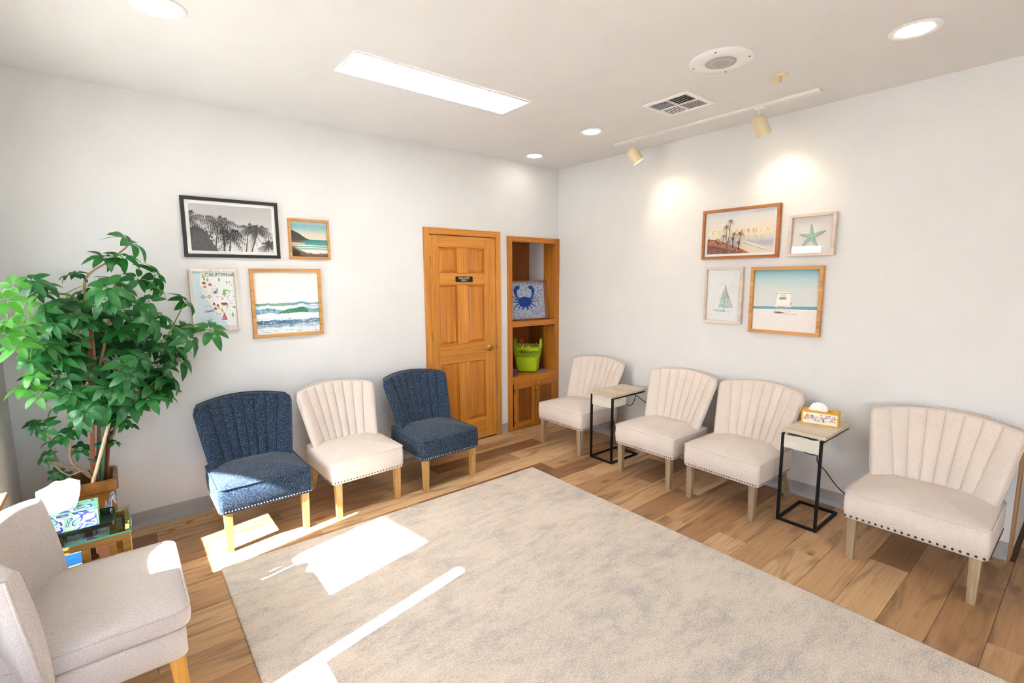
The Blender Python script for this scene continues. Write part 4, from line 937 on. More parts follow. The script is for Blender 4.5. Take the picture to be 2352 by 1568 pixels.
    def mesh(s, name='print'):
        me = bpy.data.meshes.new(name); me.from_pydata(s.v, [], s.f)
        at = me.color_attributes.new('Col', 'FLOAT_COLOR', 'CORNER'); flat = [x for c in s.c for q in c for x in q]
        at.data.foreach_set('color', flat); me.update(); return me

# crab tray leaning in the upper bay
ct = thing('crab_tray', 'wooden tray with a blue crab print leaning in the upper bookcase bay', 'tray', (-.37, .135, 1.1745), (R(90-6), 0, R(-4)))
TW, TH, TD = .575, .425, .05
TRW = wood('walnut_tray_wood', '8a5632', 'a56e45', 'X', 60, .5)
bm = BM(); f = .012
box(bm, (-TW/2, 0, 0), (TW/2, f, TD)); box(bm, (-TW/2, TH-f, 0), (TW/2, TH, TD)); box(bm, (-TW/2, f, 0), (-TW/2+f, TH-f, TD))
box(bm, (TW/2-f, f, 0), (TW/2, TH*.40, TD)); box(bm, (TW/2-f, TH*.60, 0), (TW/2, TH-f, TD)); box(bm, (TW/2-f, TH*.4, 0), (TW/2, TH*.6, .015)); box(bm, (TW/2-f, TH*.4, .035), (TW/2, TH*.6, TD))
obj('tray_rim', bm, TRW, ct)
m, nt, p, o_ = newmat('blue_white_coral_print')
v = coords(nt, (75, 75, 75)); vo = N(nt, 'ShaderNodeTexVoronoi', Scale=1.0, feature='DISTANCE_TO_EDGE'); nt.links.new(v, vo.inputs['Vector'])
n2 = N(nt, 'ShaderNodeTexNoise', Scale=1.6, Detail=2.0); nt.links.new(v, n2.inputs['Vector']); mm = N(nt, 'ShaderNodeMath', operation='MULTIPLY'); nt.links.new(vo.outputs['Distance'], mm.inputs[0]); nt.links.new(n2.outputs['Fac'], mm.inputs[1])
r = ramp(nt, [(.0, lin('5f7396')), (.05, lin('8fa0ba')), (.11, lin('d6dce4')), (.3, lin('e8ebee'))]); nt.links.new(mm.outputs[0], r.inputs[0]); nt.links.new(r.outputs[0], p.inputs['Base Color'])
obj('tray_panel', boxm((-TW/2+f, f, 0), (TW/2-f, TH-f, .010)), m, ct)
pr_ = Print(); cb = '23448f'; cx, cy_ = .0, TH*.47
pr_.poly([(cx+.088*math.cos(a)*(1-.12*math.sin(a)), cy_+.060*math.sin(a)+(.006*math.cos(2*a))) for a in [2*PI*k/40 for k in range(40)]], cb)
for sx in (-1, 1):
    pr_.line([(cx+sx*.075, cy_+.03), (cx+sx*.105, cy_+.05), (cx+sx*.12, cy_+.085)], .022, cb, .03)
    pr_.poly([(cx+sx*a, cy_+b) for a, b in ((.10, .075), (.14, .09), (.145, .13), (.12, .165), (.085, .178), (.055, .165), (.085, .155), (.098, .125))], cb)
    pr_.poly([(cx+sx*a, cy_+b) for a, b in ((.055, .168), (.07, .14), (.10, .13), (.085, .155))], cb)
    for k, (ax, ay, bx, by, ex, ey) in enumerate(((.085, .012, .14, .03, .165, .075), (.085, -.005, .15, -.0, .19, .005), (.08, -.025, .135, -.04, .165, -.085), (.06, -.042, .10, -.075, .10, -.13))):
        pr_.line([(cx+sx*(ax*(1-t)**2+2*bx*t*(1-t)+ex*t*t), cy_+ay*(1-t)**2+2*by*t*(1-t)+ey*t*t) for t in [q/8 for q in range(9)]], .014, cb, .004)
    pr_.poly([(cx+sx*a, cy_+b) for a, b in ((.03, -.055), (.055, -.075), (.03, -.09), (.02, -.075))], cb)
o = obj('crab_print', pr_.mesh(), ink(), ct, None, (0, 0, .0105))

# lime basket with diamond lattice
bk = thing('toy_basket', 'lime green plastic basket with diamond cut-outs on the lower bookcase shelf', 'basket', (-.300, .175, .5942), (0, 0, R(40)))
LIME = plain('lime_plastic', 'a9c61e', .35, var=.03)
def bs(z): return .112+.036*z/.28
def per(q, z, inset=0):
    pts = rrect(-1, 1, -1, 1, .28, 5); n_ = len(pts); cum = [0]
    for i in range(n_): cum.append(cum[-1]+math.dist(pts[i], pts[(i+1) % n_]))
    d = (q % 1)*cum[-1]
    for i in range(n_):
        if d <= cum[i+1]:
            t = (d-cum[i])/(cum[i+1]-cum[i]); a, b = pts[i], pts[(i+1) % n_]; s = bs(z)-inset; return ((a[0]+(b[0]-a[0])*t)*s, (a[1]+(b[1]-a[1])*t)*s, z)
def bring(z, i=0): return [per(k/64, z, i) for k in range(64)]
bm = BM(); loft(bm, [bring(0, .012), bring(.006, .004), bring(.02), bring(.165), bring(.167, .003), bring(.02, .004), bring(.008, .01)]); obj('basket_body', bm, LIME, bk, 50)
bm = BM()
for k in range(28):
    for sg_ in (-1, 1): tube(bm, [per(k/28+sg_*(j/6-.5)*2.0/28, .163+(.250-.163)*j/6, .0015) for j in range(7)], .0034, 5)
obj('lattice', bm, LIME, bk, 60)
bm = BM(); loft(bm, [bring(.245), bring(.278), bring(.282, -.004), bring(.285, -.002), bring(.282, .003), bring(.245, .003)], cap0=False, cap1=False); obj('rim', bm, LIME, bk, 50)
for sy in (-1, 1):
    yb = sy*bs(.28); pts = catmull([(-.055, yb, .262), (-.052, yb, .32), (-.035, yb, .352), (.035, yb, .352), (.052, yb, .32), (.055, yb, .262)], 5)
    bm = BM(); tube(bm, pts, .009, 8); obj('handle', bm, LIME, bk, 60)
ty = thing('wooden_bead_toy', 'brown wooden toy with yellow beads poking out of the lime basket', 'toy', (-.385, .14, .81))
bm = BM(); tube(bm, catmull([(0, 0, 0), (-.02, -.01, .07), (-.05, -.02, .125)], 5), .028, 10, .014); obj('toy_body', bm, plain('toy_brown', '7a4c26', .5, var=.1), ty, 50)
bm = BM(); bmesh.ops.create_uvsphere(bm, u_segments=12, v_segments=8, radius=.017, matrix=Matrix.Translation((-.058, -.022, .142))); obj('red_knob', bm, plain('toy_red', 'b3271e', .4), ty, 180)
for i, q in enumerate(((-.045, -.035, .085), (.02, -.05, .07), (-.075, -.05, .06), (.03, -.065, .035), (.045, -.04, .06))):
    bm = BM(); bmesh.ops.create_uvsphere(bm, u_segments=12, v_segments=8, radius=(.016, .014, .016, .017, .013)[i], matrix=Matrix.Translation(q)); obj('bead', bm, plain('toy_bead_%d' % i, ('e0a820', 'd88a20', 'e6d020', 'd9853a', 'b8341e')[i], .4), ty, 180)
bm = BM(); bmesh.ops.create_uvsphere(bm, u_segments=14, v_segments=10, radius=.015); o = obj('red_ball', bm, plain('red_ball_plastic', 'd4251e', .35), None, 180, (-.155, .20, .8855)); tag(o, 'small red ball on the right rim of the lime basket', 'toy')
pc = thing('purple_cup', 'small purple plastic container on the shelf left of the lime basket', 'cup', (-.585, .10, .588))
PUR = plain('purple_plastic', '6a3a78', .35)
bm = BM(); loft(bm, [[(x, y, z) for x, y in rrect(-h_, h_, -h_*.8, h_*.8, .012, 4)] for h_, z in ((.034, 0), (.046, .068), (.044, .068), (.033, .004))]); obj('cup_body', bm, PUR, pc, 50)
bm = BM(); loft(bm, [[(x, y, z) for x, y in rrect(-h_, h_, -h_*.8, h_*.8, .014, 4)] for h_, z in ((.046, .064), (.051, .064), (.051, .070), (.046, .070))], cap0=False, cap1=False); obj('cup_rim', bm, PUR, pc, 50)
o = obj('magazine', boxm((-.10, -.075, 0), (.10, .075, .006), .001), plain('magazine_cover', '9c9186', .4, var=.2, vscale=25), None, None, (-.185, .10, .588), (0, 0, R(12))); tag(o, 'thin magazine lying under the right side of the lime basket', 'magazine')
# ------------------------------------------------------------------ framed pictures
MATB = plain('white_mat_board', 'f1efea', .8)
def picture(label, wall, u, zc, w, h, fw, dep, fmat, matw, draw, glass=True, group=None, paper='f0eee9'):
    """wall 'back': u = x centre; wall 'right': u = y centre"""
    if wall == 'back': loc, rot = (u, -.0006, zc), (PI/2, 0, 0)
    else: loc, rot = (-.0006, u, zc), (PI/2, 0, -PI/2)
    t = thing('framed_picture', label, 'picture', loc, rot, group)
    bm = BM(); W, H = w/2, h/2
    def ring(i, z): return [(-W+i, -H+i, z), (W-i, -H+i, z), (W-i, H-i, z), (-W+i, H-i, z)]
    loft(bm, [ring(.0, 0), ring(0, dep-.0015), ring(.0015, dep), ring(fw-.001, dep), ring(fw, dep-.0015), ring(fw, 0)], cap0=False, cap1=False)
    obj('frame', bm, fmat, t)
    zb = dep*.38
    obj('backing', boxm((-W+fw, -H+fw, .0005), (W-fw, H-fw, zb)), plain('paper_'+paper, paper, .8) if not bpy.data.materials.get('paper_'+paper) else bpy.data.materials['paper_'+paper], t)
    iw, ih = W-fw, H-fw; pw, ph = iw-matw, ih-matw
    if matw > 0:
        bm = BM(); mr = lambda i, z: [(-iw+i, -ih+i, z), (iw-i, -ih+i, z), (iw-i, ih-i, z), (-iw+i, ih-i, z)]
        loft(bm, [mr(0, zb+.0002), mr(0, zb+.0022), mr(matw-.002, zb+.0022), mr(matw, zb+.0004)], cap0=False, cap1=False); obj('mat_board', bm, MATB, t)
    p = Print(); extra = draw(p, pw, ph, t, zb); p.clip(-pw, -ph, pw, ph)
    if p.f: obj('print', p.mesh(), ink(), t, None, (0, 0, zb+.0004))
    if glass: obj('glass', boxm((-iw, -ih, dep*.78), (iw, ih, dep*.78+.0015)), GLASS, t)
    return t
GL, GR = 'pictures on the oak door wall', 'pictures on the right wall'
FBLK = plain('black_picture_frame', '141414', .4); FOAK = wood('light_oak_frame', 'b98145', 'd19c5c', 'X', 60, .5, 'dbab6e')
FWSH = wood('whitewashed_frame', 'cfc4b6', 'e6dfd5', 'Y', 45, .6, 'efeae2'); FCHR = wood('cherry_frame', '9a5c2c', 'b5743e', 'X', 60, .45)
FPKW = wood('pale_blush_frame', 'cdbcb0', 'dccdc3', 'X', 45, .6)

def a_palms(p, W, H, t, z):
    p.grad(-W, -H, W, H, [(0, 'e9e7e4'), (.35, 'e2e0de'), (.7, 'cbc9c8'), (1, 'bdbcbb')])
    k = '3c3c3d'; g = '545455'
    p.poly([(-W, -H), (-W, -H+.15), (-W+.03, -H+.17), (-W+.08, -H+.14), (-W+.13, -H+.05), (-W+.16, -H)], g)
    rd = random.Random(2)
    for i in range(60): p.disc(-W+rd.uniform(0, .13), -H+rd.uniform(0, .13), .008, '4a4a4b' if i % 2 else '616162', 6)
    p.palm((-W-.02, -H), (-W-.01, .045), .12, g, 12, .007, 3); p.palm((-.115, -H), (-.085, .03), .125, '58585a', 13, .008, 4); p.palm((-.06, -H), (-.06, .0), .07, k, 8, .007, 5, .6)
    p.palm((-.03, -H), (-.02, -.055), .11, k, 14, .007, 6); p.palm((.075, -H), (.10, .005), .085, g, 11, .006, 7); p.palm((.11, -H), (.16, -.005), .10, g, 13, .006, 8)
    p.palm((.22, -H-.02), (.225, -H+.045), .075, k, 13, .005, 9)
picture('black-framed black and white palm tree photograph on the oak door wall', 'back', -3.1975, 1.988, .597, .400, .022, .022, FBLK, .022, a_palms, True, GL)

def a_coast(p, W, H, t, z):
    p.grad(-W, -H*.05, W, H, [(0, 'e9dcc0'), (.35, 'dcd8c4'), (.6, '9cc6c6'), (.8, '86bcc6'), (1, 'd5d3bd')])
    p.grad(-W, -H*.62, W, -H*.02, [(0, 'b9cfc4'), (.3, '6fb0a2'), (.7, '4f9a98'), (1, '2f7d86')])
    p.poly([(-W, H*.52), (-W*.6, H*.34), (-W*.2, H*.06), (W*.05, -H*.04), (-W*.3, -H*.08), (-W, -H*.05)], '4a4a42')
    p.poly([(-W, -H*.02), (-W*.35, -H*.12), (-W*.55, -H*.24), (-W, -H*.3)], '6d5f4d'); p.poly([(-W, -H*.18), (-W*.3, -H*.22), (-W*.2, -H*.34), (-W, -H*.40)], 'd8c4b2')
    for yy, c in ((-.34, 'eef1ea'), (-.45, 'dfe9e2'), (-.60, 'f0efe8')): p.poly([(-W*.7, H*(yy-.03)), (0, H*(yy+.02)), (W, H*(yy-.02)), (W, H*(yy-.06)), (0, H*(yy-.04)), (-W*.7, H*(yy-.06))], c)
    p.poly([(-W, -H), (-W, -H*.35), (-W*.7, -H*.55), (-W*.2, -H*.78), (W*.3, -H*.84), (W, -H*.78), (W, -H)], '7d6a58')
    p.poly([(-W, -H), (-W, -H*.45), (-W*.75, -H*.6), (-W*.45, -H*.9), (-W*.3, -H)], '3d342b')
    rd = random.Random(4)
    for i in range(50): p.disc(rd.uniform(-W*.6, W), -H+rd.uniform(.0, .028), .004, ('574a40', '9c8672', '8a5a4a')[i % 3], 6)
picture('small oak-framed rocky coast photograph right of the black-framed palms', 'back', -2.681, 1.9385, .303, .300, .018, .022, FOAK, 0, a_coast, True, GL)

def a_map(p, W, H, t, z):
    p.rect(-W, -H, W, H, 'f3f5f2')
    coast = [(-W*.62, H), (-W*.68, H*.6), (-W*.55, H*.25), (-W*.40, H*.0), (-W*.2, -H*.25), (W*.05, -H*.45), (W*.35, -H*.75), (W*.6, -H)]
    p.poly([(-W, H)]+coast+[(-W, -H)], 'd3e6ec')
    p.text('CALiFORNiA', W*.30, H*.885, .033, '2a2f36', .95)
    for x, y in ((-.5, .8), (-.3, .68), (.25, .68), (-.45, .72)): p.poly([(W*x-.007, H*y), (W*x+.007, H*y), (W*x, H*y+.026)], '7ac043'); p.rect(W*x-.0015, H*y-.006, W*x+.0015, H*y, '6b4a2f')
    for x, y, s in ((.46, .17, 1.3), (.8, -.6, .8)): p.poly([(W*x-.011*s, H*y), (W*x+.011*s, H*y), (W*x, H*y+.036*s)], '8acb5a'); p.rect(W*x-.002, H*y-.012, W*x+.002, H*y, '6b4a2f')
    for x, y, c in ((-.48, .56, '9a3b3b'), (-.2, .5, 'b5564e'), (-.45, .42, 'd98a86'), (0.02, .22, '4a4f58')): p.poly([(W*x-.010, H*y), (W*x+.010, H*y), (W*x+.010, H*y+.010), (W*x, H*y+.020), (W*x-.010, H*y+.010)], c)
    # bridge
    bx, by = -W*.42, H*.08; p.line([(bx-.035, by), (bx+.035, by+.004)], .003, 'd2705e')
    for q in (-.018, .016): p.line([(bx+q, by-.012), (bx+q, by+.020)], .0035, 'c7604e')
    p.line([(bx-.036, by+.002), (bx-.018, by+.018), (bx, by+.004), (bx+.016, by+.019), (bx+.034, by+.004)], .002, 'd2705e')
    # bear
    ex, ey = W*.45, -H*.16; p.disc(ex, ey, .017, '8a4a3a', 12, .009); p.disc(ex-.017, ey+.002, .007, '8a4a3a')
    for q in (-.014, -.006, .007, .014): p.rect(ex+q-.002, ey-.016, ex+q+.002, ey-.004, '8a4a3a')
    for x, y in ((-.08, -.16), (.1, -.22), (-.03, -.33)): p.poly([(W*x-.010, H*y-.006), (W*x+.010, H*y-.006), (W*x+.004, H*y+.010), (W*x-.004, H*y+.012)], '8a5a4a')
    # sailboat
    sx, sy = W*.38, -H*.68; p.poly([(sx-.016, sy), (sx+.016, sy), (sx, sy+.038)], 'd2333a'); p.line([(sx-.012, sy+.010), (sx+.012, sy+.010)], .002, 'f0e6e0'); p.poly([(sx-.018, sy-.004), (sx+.020, sy-.003), (sx+.014, sy-.012), (sx-.014, sy-.012)], 'b02a32')
    p.poly([(-W*.55, -H*.42), (-W*.1, -H*.37), (-W*.1, -H*.41), (-W*.52, -H*.46)], '7d858c'); p.line([(-W*.5, -H*.40), (-W*.15, -H*.345)], .002, '8d949a')
    p.poly([(-W*.45, -H*.73), (-W*.22, -H*.69), (-W*.24, -H*.74), (-W*.42, -H*.77)], '7fb0d2')
    p.poly([(W*.05, H*.38), (W*.17, H*.42), (W*.14, H*.26), (W*.07, H*.22)], '7fa9c2'); p.disc(W*.12, -H*.31, .009, 'e8c24a'); p.poly([(W*.2, -H*.38), (W*.3, -H*.30), (W*.36, -H*.46), (W*.3, -H*.48)], 'e6b04a')
    for x, y, c in ((.82, .52, '9ad0b0'), (.7, .3, 'c0b4d2'), (.85, -.28, 'b0504a'), (.92, -.3, '7a3a34'), (.62, .62, '7a6a60'), (.55, .33, '6a6a70'), (.75, .62, '8a8a6a'), (.1, .1, 'e08a9a'), (.35, .02, 'd0504a'), (.6, .08, 'f0c0c8'), (-.1, .4, 'f0c4c8'), (.18, -.52, 'd86a7a'), (.03, -.5, '9aa6bc'), (.9, .1, 'a8ccd8')): p.disc(W*x, H*y, .005, c, 8)
    p.line([(W*.62, H*.36), (W*.70, H*.22), (W*.78, H*.36)], .002, '8fb0c8'); p.line([(W*.70, H*.22), (W*.70, H*.12)], .002, '8fb0c8')
    p.line([(W*.55, H*.1), (W*.75, -H*.1), (W*.5, -H*.36), (W*.48, -H*.5)], .002, 'a8c4d0'); p.line([(-W*.62, H*.45), (-W*.3, H*.1), (W*.0, H*.4)], .0018, 'a9c79a')
    rd = random.Random(6)
    for i in range(26): x, y = rd.uniform(-.6, .85), rd.uniform(-.95, .6); p.line([(W*x, H*y), (W*x+.018, H*y+.001)], .0018, ('8f96a0', 'b7a0a0', '9aa8b4')[i % 3])
    for i in range(9): x, y = -.45+.1*(i % 4), -.24; p.disc(W*(-.62+.07*i), -H*.22+.002*(i % 2), .002, '5f6a78', 6)
    for i in range(6): x, y = rd.uniform(-.9, -.5), rd.uniform(-.9, .2); p.line([(W*x, H*y), (W*x+.02, H*y+.003), (W*x+.035, H*y)], .0015, 'a5cbe0')
picture('whitewashed frame with an illustrated California map beside the plant leaves', 'back', -3.3395, 1.498, .290, .424, .020, .030, FWSH, 0, a_map, True, GL)

def a_wave(p, W, H, t, z):
    p.grad(-W, -H, W, H, [(0, 'dfe6e8'), (.42, 'dde6ea'), (.55, 'f0ede7'), (1, 'ebe7e0')])
    rd = random.Random(9)
    def mixc(cols, q):
        q = max(0, min(.9999, q))*(len(cols)-1); i = int(q); t_ = q-i; a, b = lin(cols[i]), lin(cols[min(i+1, len(cols)-1)]); return tuple(a[m]+(b[m]-a[m])*t_ for m in range(4))
    def band(y0, y1, cols, amp, n=110, rows=4):
        p.z += 2e-6
        def pt_(f, r):
            lo = y0+amp*mnoise.noise((f*6, y0*9, 1)); hi_ = y1+amp*1.4*mnoise.noise((f*5, y1*7+3, 2)); y = lo+(hi_-lo)*r
            return (-W+2*W*f, y+.3*amp*mnoise.noise((f*30, r*4, y0*7)), p.z)
        def cc(f, r): return mixc(cols, f*.8+.1+.4*mnoise.noise((f*5, r*1.4+y0*20, 5))+.22*mnoise.noise((f*26, r*7, 9)))
        for i in range(n):
            for j in range(rows):
                f0, f1, r0, r1 = i/n, (i+1)/n, j/rows, (j+1)/rows; b_ = len(p.v)
                p.v += [pt_(f0, r0), pt_(f1, r0), pt_(f1, r1), pt_(f0, r1)]; p.f.append([b_, b_+1, b_+2, b_+3]); p.c.append([cc(f0, r0), cc(f1, r0), cc(f1, r1), cc(f0, r1)])
    H2 = H
    band(-H2*.09, H2*.0, ['3f6f96', '7fa488', '8fb49a', '6f9cb8', '7aa3a0', '98b89a'], .010)
    band(-H2*.20, -H2*.08, ['cddbe4', 'e4eaec', 'dfe7ea', 'c2d4e0', 'b0c7d8'], .016)
    band(-H2*.36, -H2*.19, ['8fb2d2', '6d9cc8', 'a9c6dc', '4f8f6e', '3f7f58', '5a8f78', '9fbcc4', '7f9fb0'], .016)
    band(-H2*.48, -H2*.35, ['e9edee', 'eef0f0', 'dfe7ec'], .014)
    band(-H2*.72, -H2*.57, ['4f7396', '3f6488', '6d90ac', '54788f', '7f9db2', '5f7f92'], .018)
    band(-H2*.80, -H2*.69, ['a9bfd0', '6f90b0', 'c4d2dc', '8aa6bc'], .016)
    for i in range(150):
        x, y = rd.uniform(-W, W), -H+rd.uniform(0, H*.5); l = rd.uniform(.008, .03)
        p.poly([(x, y), (x+l, y+.001), (x+l*.8, y+.004), (x+l*.1, y+.003)], ('f4f6f6', 'b7c9d6', '8ba9c0', 'e9eff2')[i % 4])
picture('large square oak-framed breaking waves photograph on the oak door wall', 'back', -2.8665, 1.459, .500, .507, .024, .026, FOAK, 0, a_wave, False, GL)

def a_cali(p, W, H, t, z):
    p.grad(-W, -H, W, H, [(0, 'dccdb8'), (.35, 'd9d6d8'), (.5, 'f1e6cc'), (.75, 'ece4dc'), (1, 'd9dce0')])
    p.grad(-W*.15, -H*.72, W, -H*.28, [(0, 'd0c9c8'), (.5, 'b9b6c2'), (1, 'dcdce0')])
    p.poly([(W*.05, -H*.30), (W, -H*.78), (W, -H), (-W*.1, -H)], 'e3d6c4'); p.line([(W*.12, -H*.42), (W*.35, -H*.58), (W*.8, -H*.84)], .006, 'f2f0ee', .010); p.line([(W*.12, -H*.46), (W*.38, -H*.63), (W*.8, -H*.88)], .004, '8d8791')
    for i in range(10): p.line([(W*(.2+.05*i), -H*(.36+.03*i)), (W*(.6+.03*i), -H*(.45+.03*i))], .002, 'c6bfc2')
    p.poly([(-W, -H), (-W, -H*.22), (-W*.75, -H*.26), (-W*.4, -H*.45), (0, -H*.72), (W*.35, -H)], 'b4714a')
    p.poly([(-W, -H), (-W, -H*.5), (-W*.6, -H*.66), (-W*.2, -H*.82), (W*.1, -H)], '7d5550')
    rd = random.Random(12)
    for i in range(120):
        x = rd.uniform(-W, W*.15); y = -H+rd.uniform(0, .14)*(1-(x+W)/(1.4*W)); p.disc(x, y, .005, ('5a3a34', '8a5238', 'b07a4a', '4a3438', 'c48a5a')[i % 5], 6)
    k = '5c3432'
    for bx, by, tx, ty_, s, sd in ((-.085, -H*.35, -.072, H*.62, .032, 1), (-.105, -H*.35, -.105, H*.36, .034, 2), (.0, -H*.85, .012, -H*.02, .036, 3), (-.045, -H*.75, -.042, -H*.03, .030, 4), (-.13, -H*.45, -.125, -H*.12, .03, 5), (-.05, -H*.7, -.05, -H*.25, .03, 6), (.0, -H*.85, .0, -H*.45, .028, 7), (-.09, -H*.6, -.088, -H*.42, .03, 8), (-.175, -H*.5, -.17, -H*.30, .03, 9)):
        p.palm((bx, by), (tx, ty_), s, k, 9, .0045, sd, .9)
    for i, ch in enumerate('CALIFORNIA'): p.text(ch, -W*.80+W*1.62*i/9, H*.08, .046, 'e9c95e')
    for i, ch in enumerate('DREAMING'): p.text(ch, -W*.62+W*1.30*i/7, -H*.27, .046, 'ecd07a')
picture('cherry-framed beach palms picture with gold California Dreaming lettering', 'right', -2.0405, 1.9755, .612, .396, .022, .030, FCHR, .020, a_cali, True, GR)

def a_star(p, W, H, t, z):
    bm = BM(); arms = []
    top, bot = [], []
    for k, (ang, ln) in enumerate(((93, .088), (165, .082), (228, .094), (300, .082), (22, .098))):
        arms.append((R(ang), ln))
    arms.sort(); ring = []
    for i, (a, ln) in enumerate(arms):
        nx = arms[(i+1) % 5][0]+(2*PI if i == 4 else 0)
        d = Vector((math.cos(a), math.sin(a), 0)); s = Vector((-d.y, d.x, 0))
        ring += [(d*ln*.5-s*.011), (d*ln*.93-s*.005), d*ln, (d*ln*.93+s*.005), (d*ln*.5+s*.011)]
        m_ = (a+nx)/2; ring.append(Vector((math.cos(m_), math.sin(m_), 0))*.021)
    base = [bm.verts.new(v+Vector((0, 0, 0))) for v in ring]; cen = bm.verts.new((0, 0, .013)); ridge = []
    for i, v in enumerate(ring):
        pass
    up = [bm.verts.new(v*.80+Vector((0, 0, .009))) for v in ring]
    n_ = len(ring)
    for i in range(n_): bm.faces.new((base[i], base[(i+1) % n_], up[(i+1) % n_], up[i])); bm.faces.new((up[i], up[(i+1) % n_], cen))
    bm.faces.new(base[::-1])
    bmesh.ops.translate(bm, vec=(-.004, -.012, zb_+.0008), verts=bm.verts[:])
    obj('starfish', bm, plain('pale_green_starfish', 'a9c9ba', .8, var=.08, vscale=150, bstr=.6, bscale=220), t, 50)
zb_ = .038*.38
picture('small pale shadow box frame holding a pale green starfish', 'right', -2.566, 1.926, .299, .292, .020, .038, FPKW, 0, a_star, True, GR, 'e6dfdb')

def a_sail(p, W, H, t, z):
    p.rect(-W, -H, W, H, 'eff0ef')
    mx_ = W*.03
    p.line([(mx_, -H*.62), (mx_+.006, H*.42)], .004, '6d625a')
    p.poly([(mx_+.004, H*.40), (mx_+.078, -H*.46), (mx_+.004, -H*.50)], 'c9c4be'); p.poly([(mx_-.004, H*.25), (mx_-.048, -H*.5), (mx_-.004, -H*.5)], 'bfe0dd')
    p.poly([(mx_+.01, -H*.12), (mx_+.05, -H*.18), (mx_+.062, -H*.44), (mx_+.008, -H*.46)], 'c4dfe6')
    rd = random.Random(14)
    for i in range(80):
        f = rd.random(); y = H*.36-f*H*.82; x = mx_+.006+rd.random()*.068*f; p.rect(x, y, x+rd.uniform(.003, .010), y+rd.uniform(.002, .006), ('8d857e', 'a59d95', '6f6862', 'b9d2d2')[i % 4])
    for i in range(26):
        f = rd.random(); y = H*.2-f*H*.65; x = mx_-.008-rd.random()*.034*f; p.rect(x, y, x+.006, y+.005, ('9a938c', '7d766f')[i % 2])
    p.poly([(mx_-.004, H*.42), (mx_-.05, H*.36), (mx_-.05, H*.39), (mx_-.004, H*.47)], 'd9e8e0')
    p.poly([(-W*.62, -H*.56), (mx_+.06, -H*.58), (mx_+.048, -H*.68), (-W*.35, -H*.68)], 'dfeef0')
    p.text('CALIFORNIA', -W*.22, -H*.61, .019, '2f4a66', .9, R(-2))
picture('narrow whitewashed frame with a collage sailboat print on the right wall', 'right', -1.938, 1.4855, .318, .453, .018, .032, FPKW, 0, a_sail, True, GR, 'efefee')

def a_guard(p, W, H, t, z):
    p.grad(-W, -H*.22, W, H, [(0, 'd6d6d6'), (.45, 'd2d7d5'), (.75, 'b7cfcf'), (1, '82b4c0')]); p.grad(-W, -H, W, -H*.30, [(0, 'e6e2de'), (1, 'ebe4df')])
    p.poly([(-W, -H*.215), (W, -H*.165), (W, -H*.26), (-W, -H*.305)], '6fa5b2')
    x, y = -.01, -H*.02
    p.poly([(x-.07, -H*.38), (x-.02, -H*.36), (x+.02, -H*.40), (x-.04, -H*.43)], '6d6468'); p.line([(x-.06, -H*.42), (x+.10, -H*.44)], .003, '9c8f94')
    for q in (-.045, -.015, .02, .045): p.line([(x+q, -H*.16), (x+q*1.15, -H*.40)], .004, 'cfc6bd')
    p.line([(x-.06, -H*.2), (x+.05, -H*.36)], .003, 'd8cfc6'); p.line([(x+.05, -H*.18), (x-.05, -H*.36)], .003, 'd8cfc6')
    p.rect(x-.072, -H*.20, x+.065, -H*.16, 'e6dfd4'); p.poly([(x-.05, -H*.16), (x+.048, -H*.16), (x+.052, y+.055), (x-.04, y+.055)], 'efece4'); p.rect(x-.055, y+.055, x+.062, y+.062, 'c9b9ac'); p.rect(x-.05, y+.062, x+.057, y+.070, 'efe4dc')
    p.rect(x-.028, y+.012, x+.022, y+.030, '9aa29c'); p.rect(x-.028, y+.020, x+.01, y+.023, '55605a'); p.rect(x-.02, y+.034, x+.02, y+.050, 'd6cfd6')
    for q in (-.068, -.06, .055, .063): p.line([(x+q, -H*.17), (x+q, -H*.03)], .003, 'd3cbbf')
    p.line([(x-.072, -H*.05), (x-.045, -H*.05)], .003, 'cfc6ba'); p.rect(x+.054, -H*.13, x+.058, -H*.05, '7a7d76')
picture('large square oak-framed lifeguard hut photograph on the right wall', 'right', -2.410, 1.4565, .504, .502, .024, .032, FOAK, 0, a_guard, False, GR)

# ------------------------------------------------------------------ ceiling fixtures
fl = thing('ceiling_light_panel', 'long rectangular fluorescent ceiling light panel', 'ceiling light', (-2.217, -1.227, ROOM_H))
bm = BM(); W, H = .600, .158
def fr_(i, z): return [(-W+i, -H+i, z), (W-i, -H+i, z), (W-i, H-i, z), (-W+i, H-i, z)]
loft(bm, [fr_(0, -.0003), fr_(.001, -.006), fr_(.014, -.009), fr_(.018, -.004), fr_(.018, -.0003)], cap0=False, cap1=False); obj('frame', bm, WHITEP, fl)
obj('diffuser', boxm((-W+.018, -H+.018, -.005), (W-.018, H-.018, -.0005)), emit('fluorescent_diffuser', (1.0, .985, .95, 1), LAMP['fluor']), fl)
def downlight(label, x, y, r):
    d = thing('recessed_downlight', label, 'ceiling light', (x, y, ROOM_H), group='recessed downlights')
    bm = BM(); lathe(bm, [(r, -.0003), (r, -.004), (r*.96, -.007), (r*.70, -.004), (r*.66, -.0003)], 40); obj('trim_ring', bm, WHITEP, d, 50)
    bm = BM(); lathe(bm, [(0, -.0006), (r*.665, -.0006), (r*.665, -.003), (0, -.0032)], 32); obj('lens', bm, bpy.data.materials.get('downlight_lens') or emit('downlight_lens', (1.0, .93, .80, 1), LAMP['can']), d, 50)
downlight('recessed downlight near the track light, over the middle chairs', -.786, -1.173, .100)
downlight('recessed downlight closest to the back corner of the room', -.620, -.297, .100)
downlight('recessed downlight at the upper right of the ceiling', -.812, -3.235, .105)
downlight('recessed downlight at the upper left edge above the plant side', -3.632, -1.246, .105)
spk = thing('ceiling_speaker', 'round white ceiling speaker with grey grille', 'speaker', (-1.222, -2.487, ROOM_H))
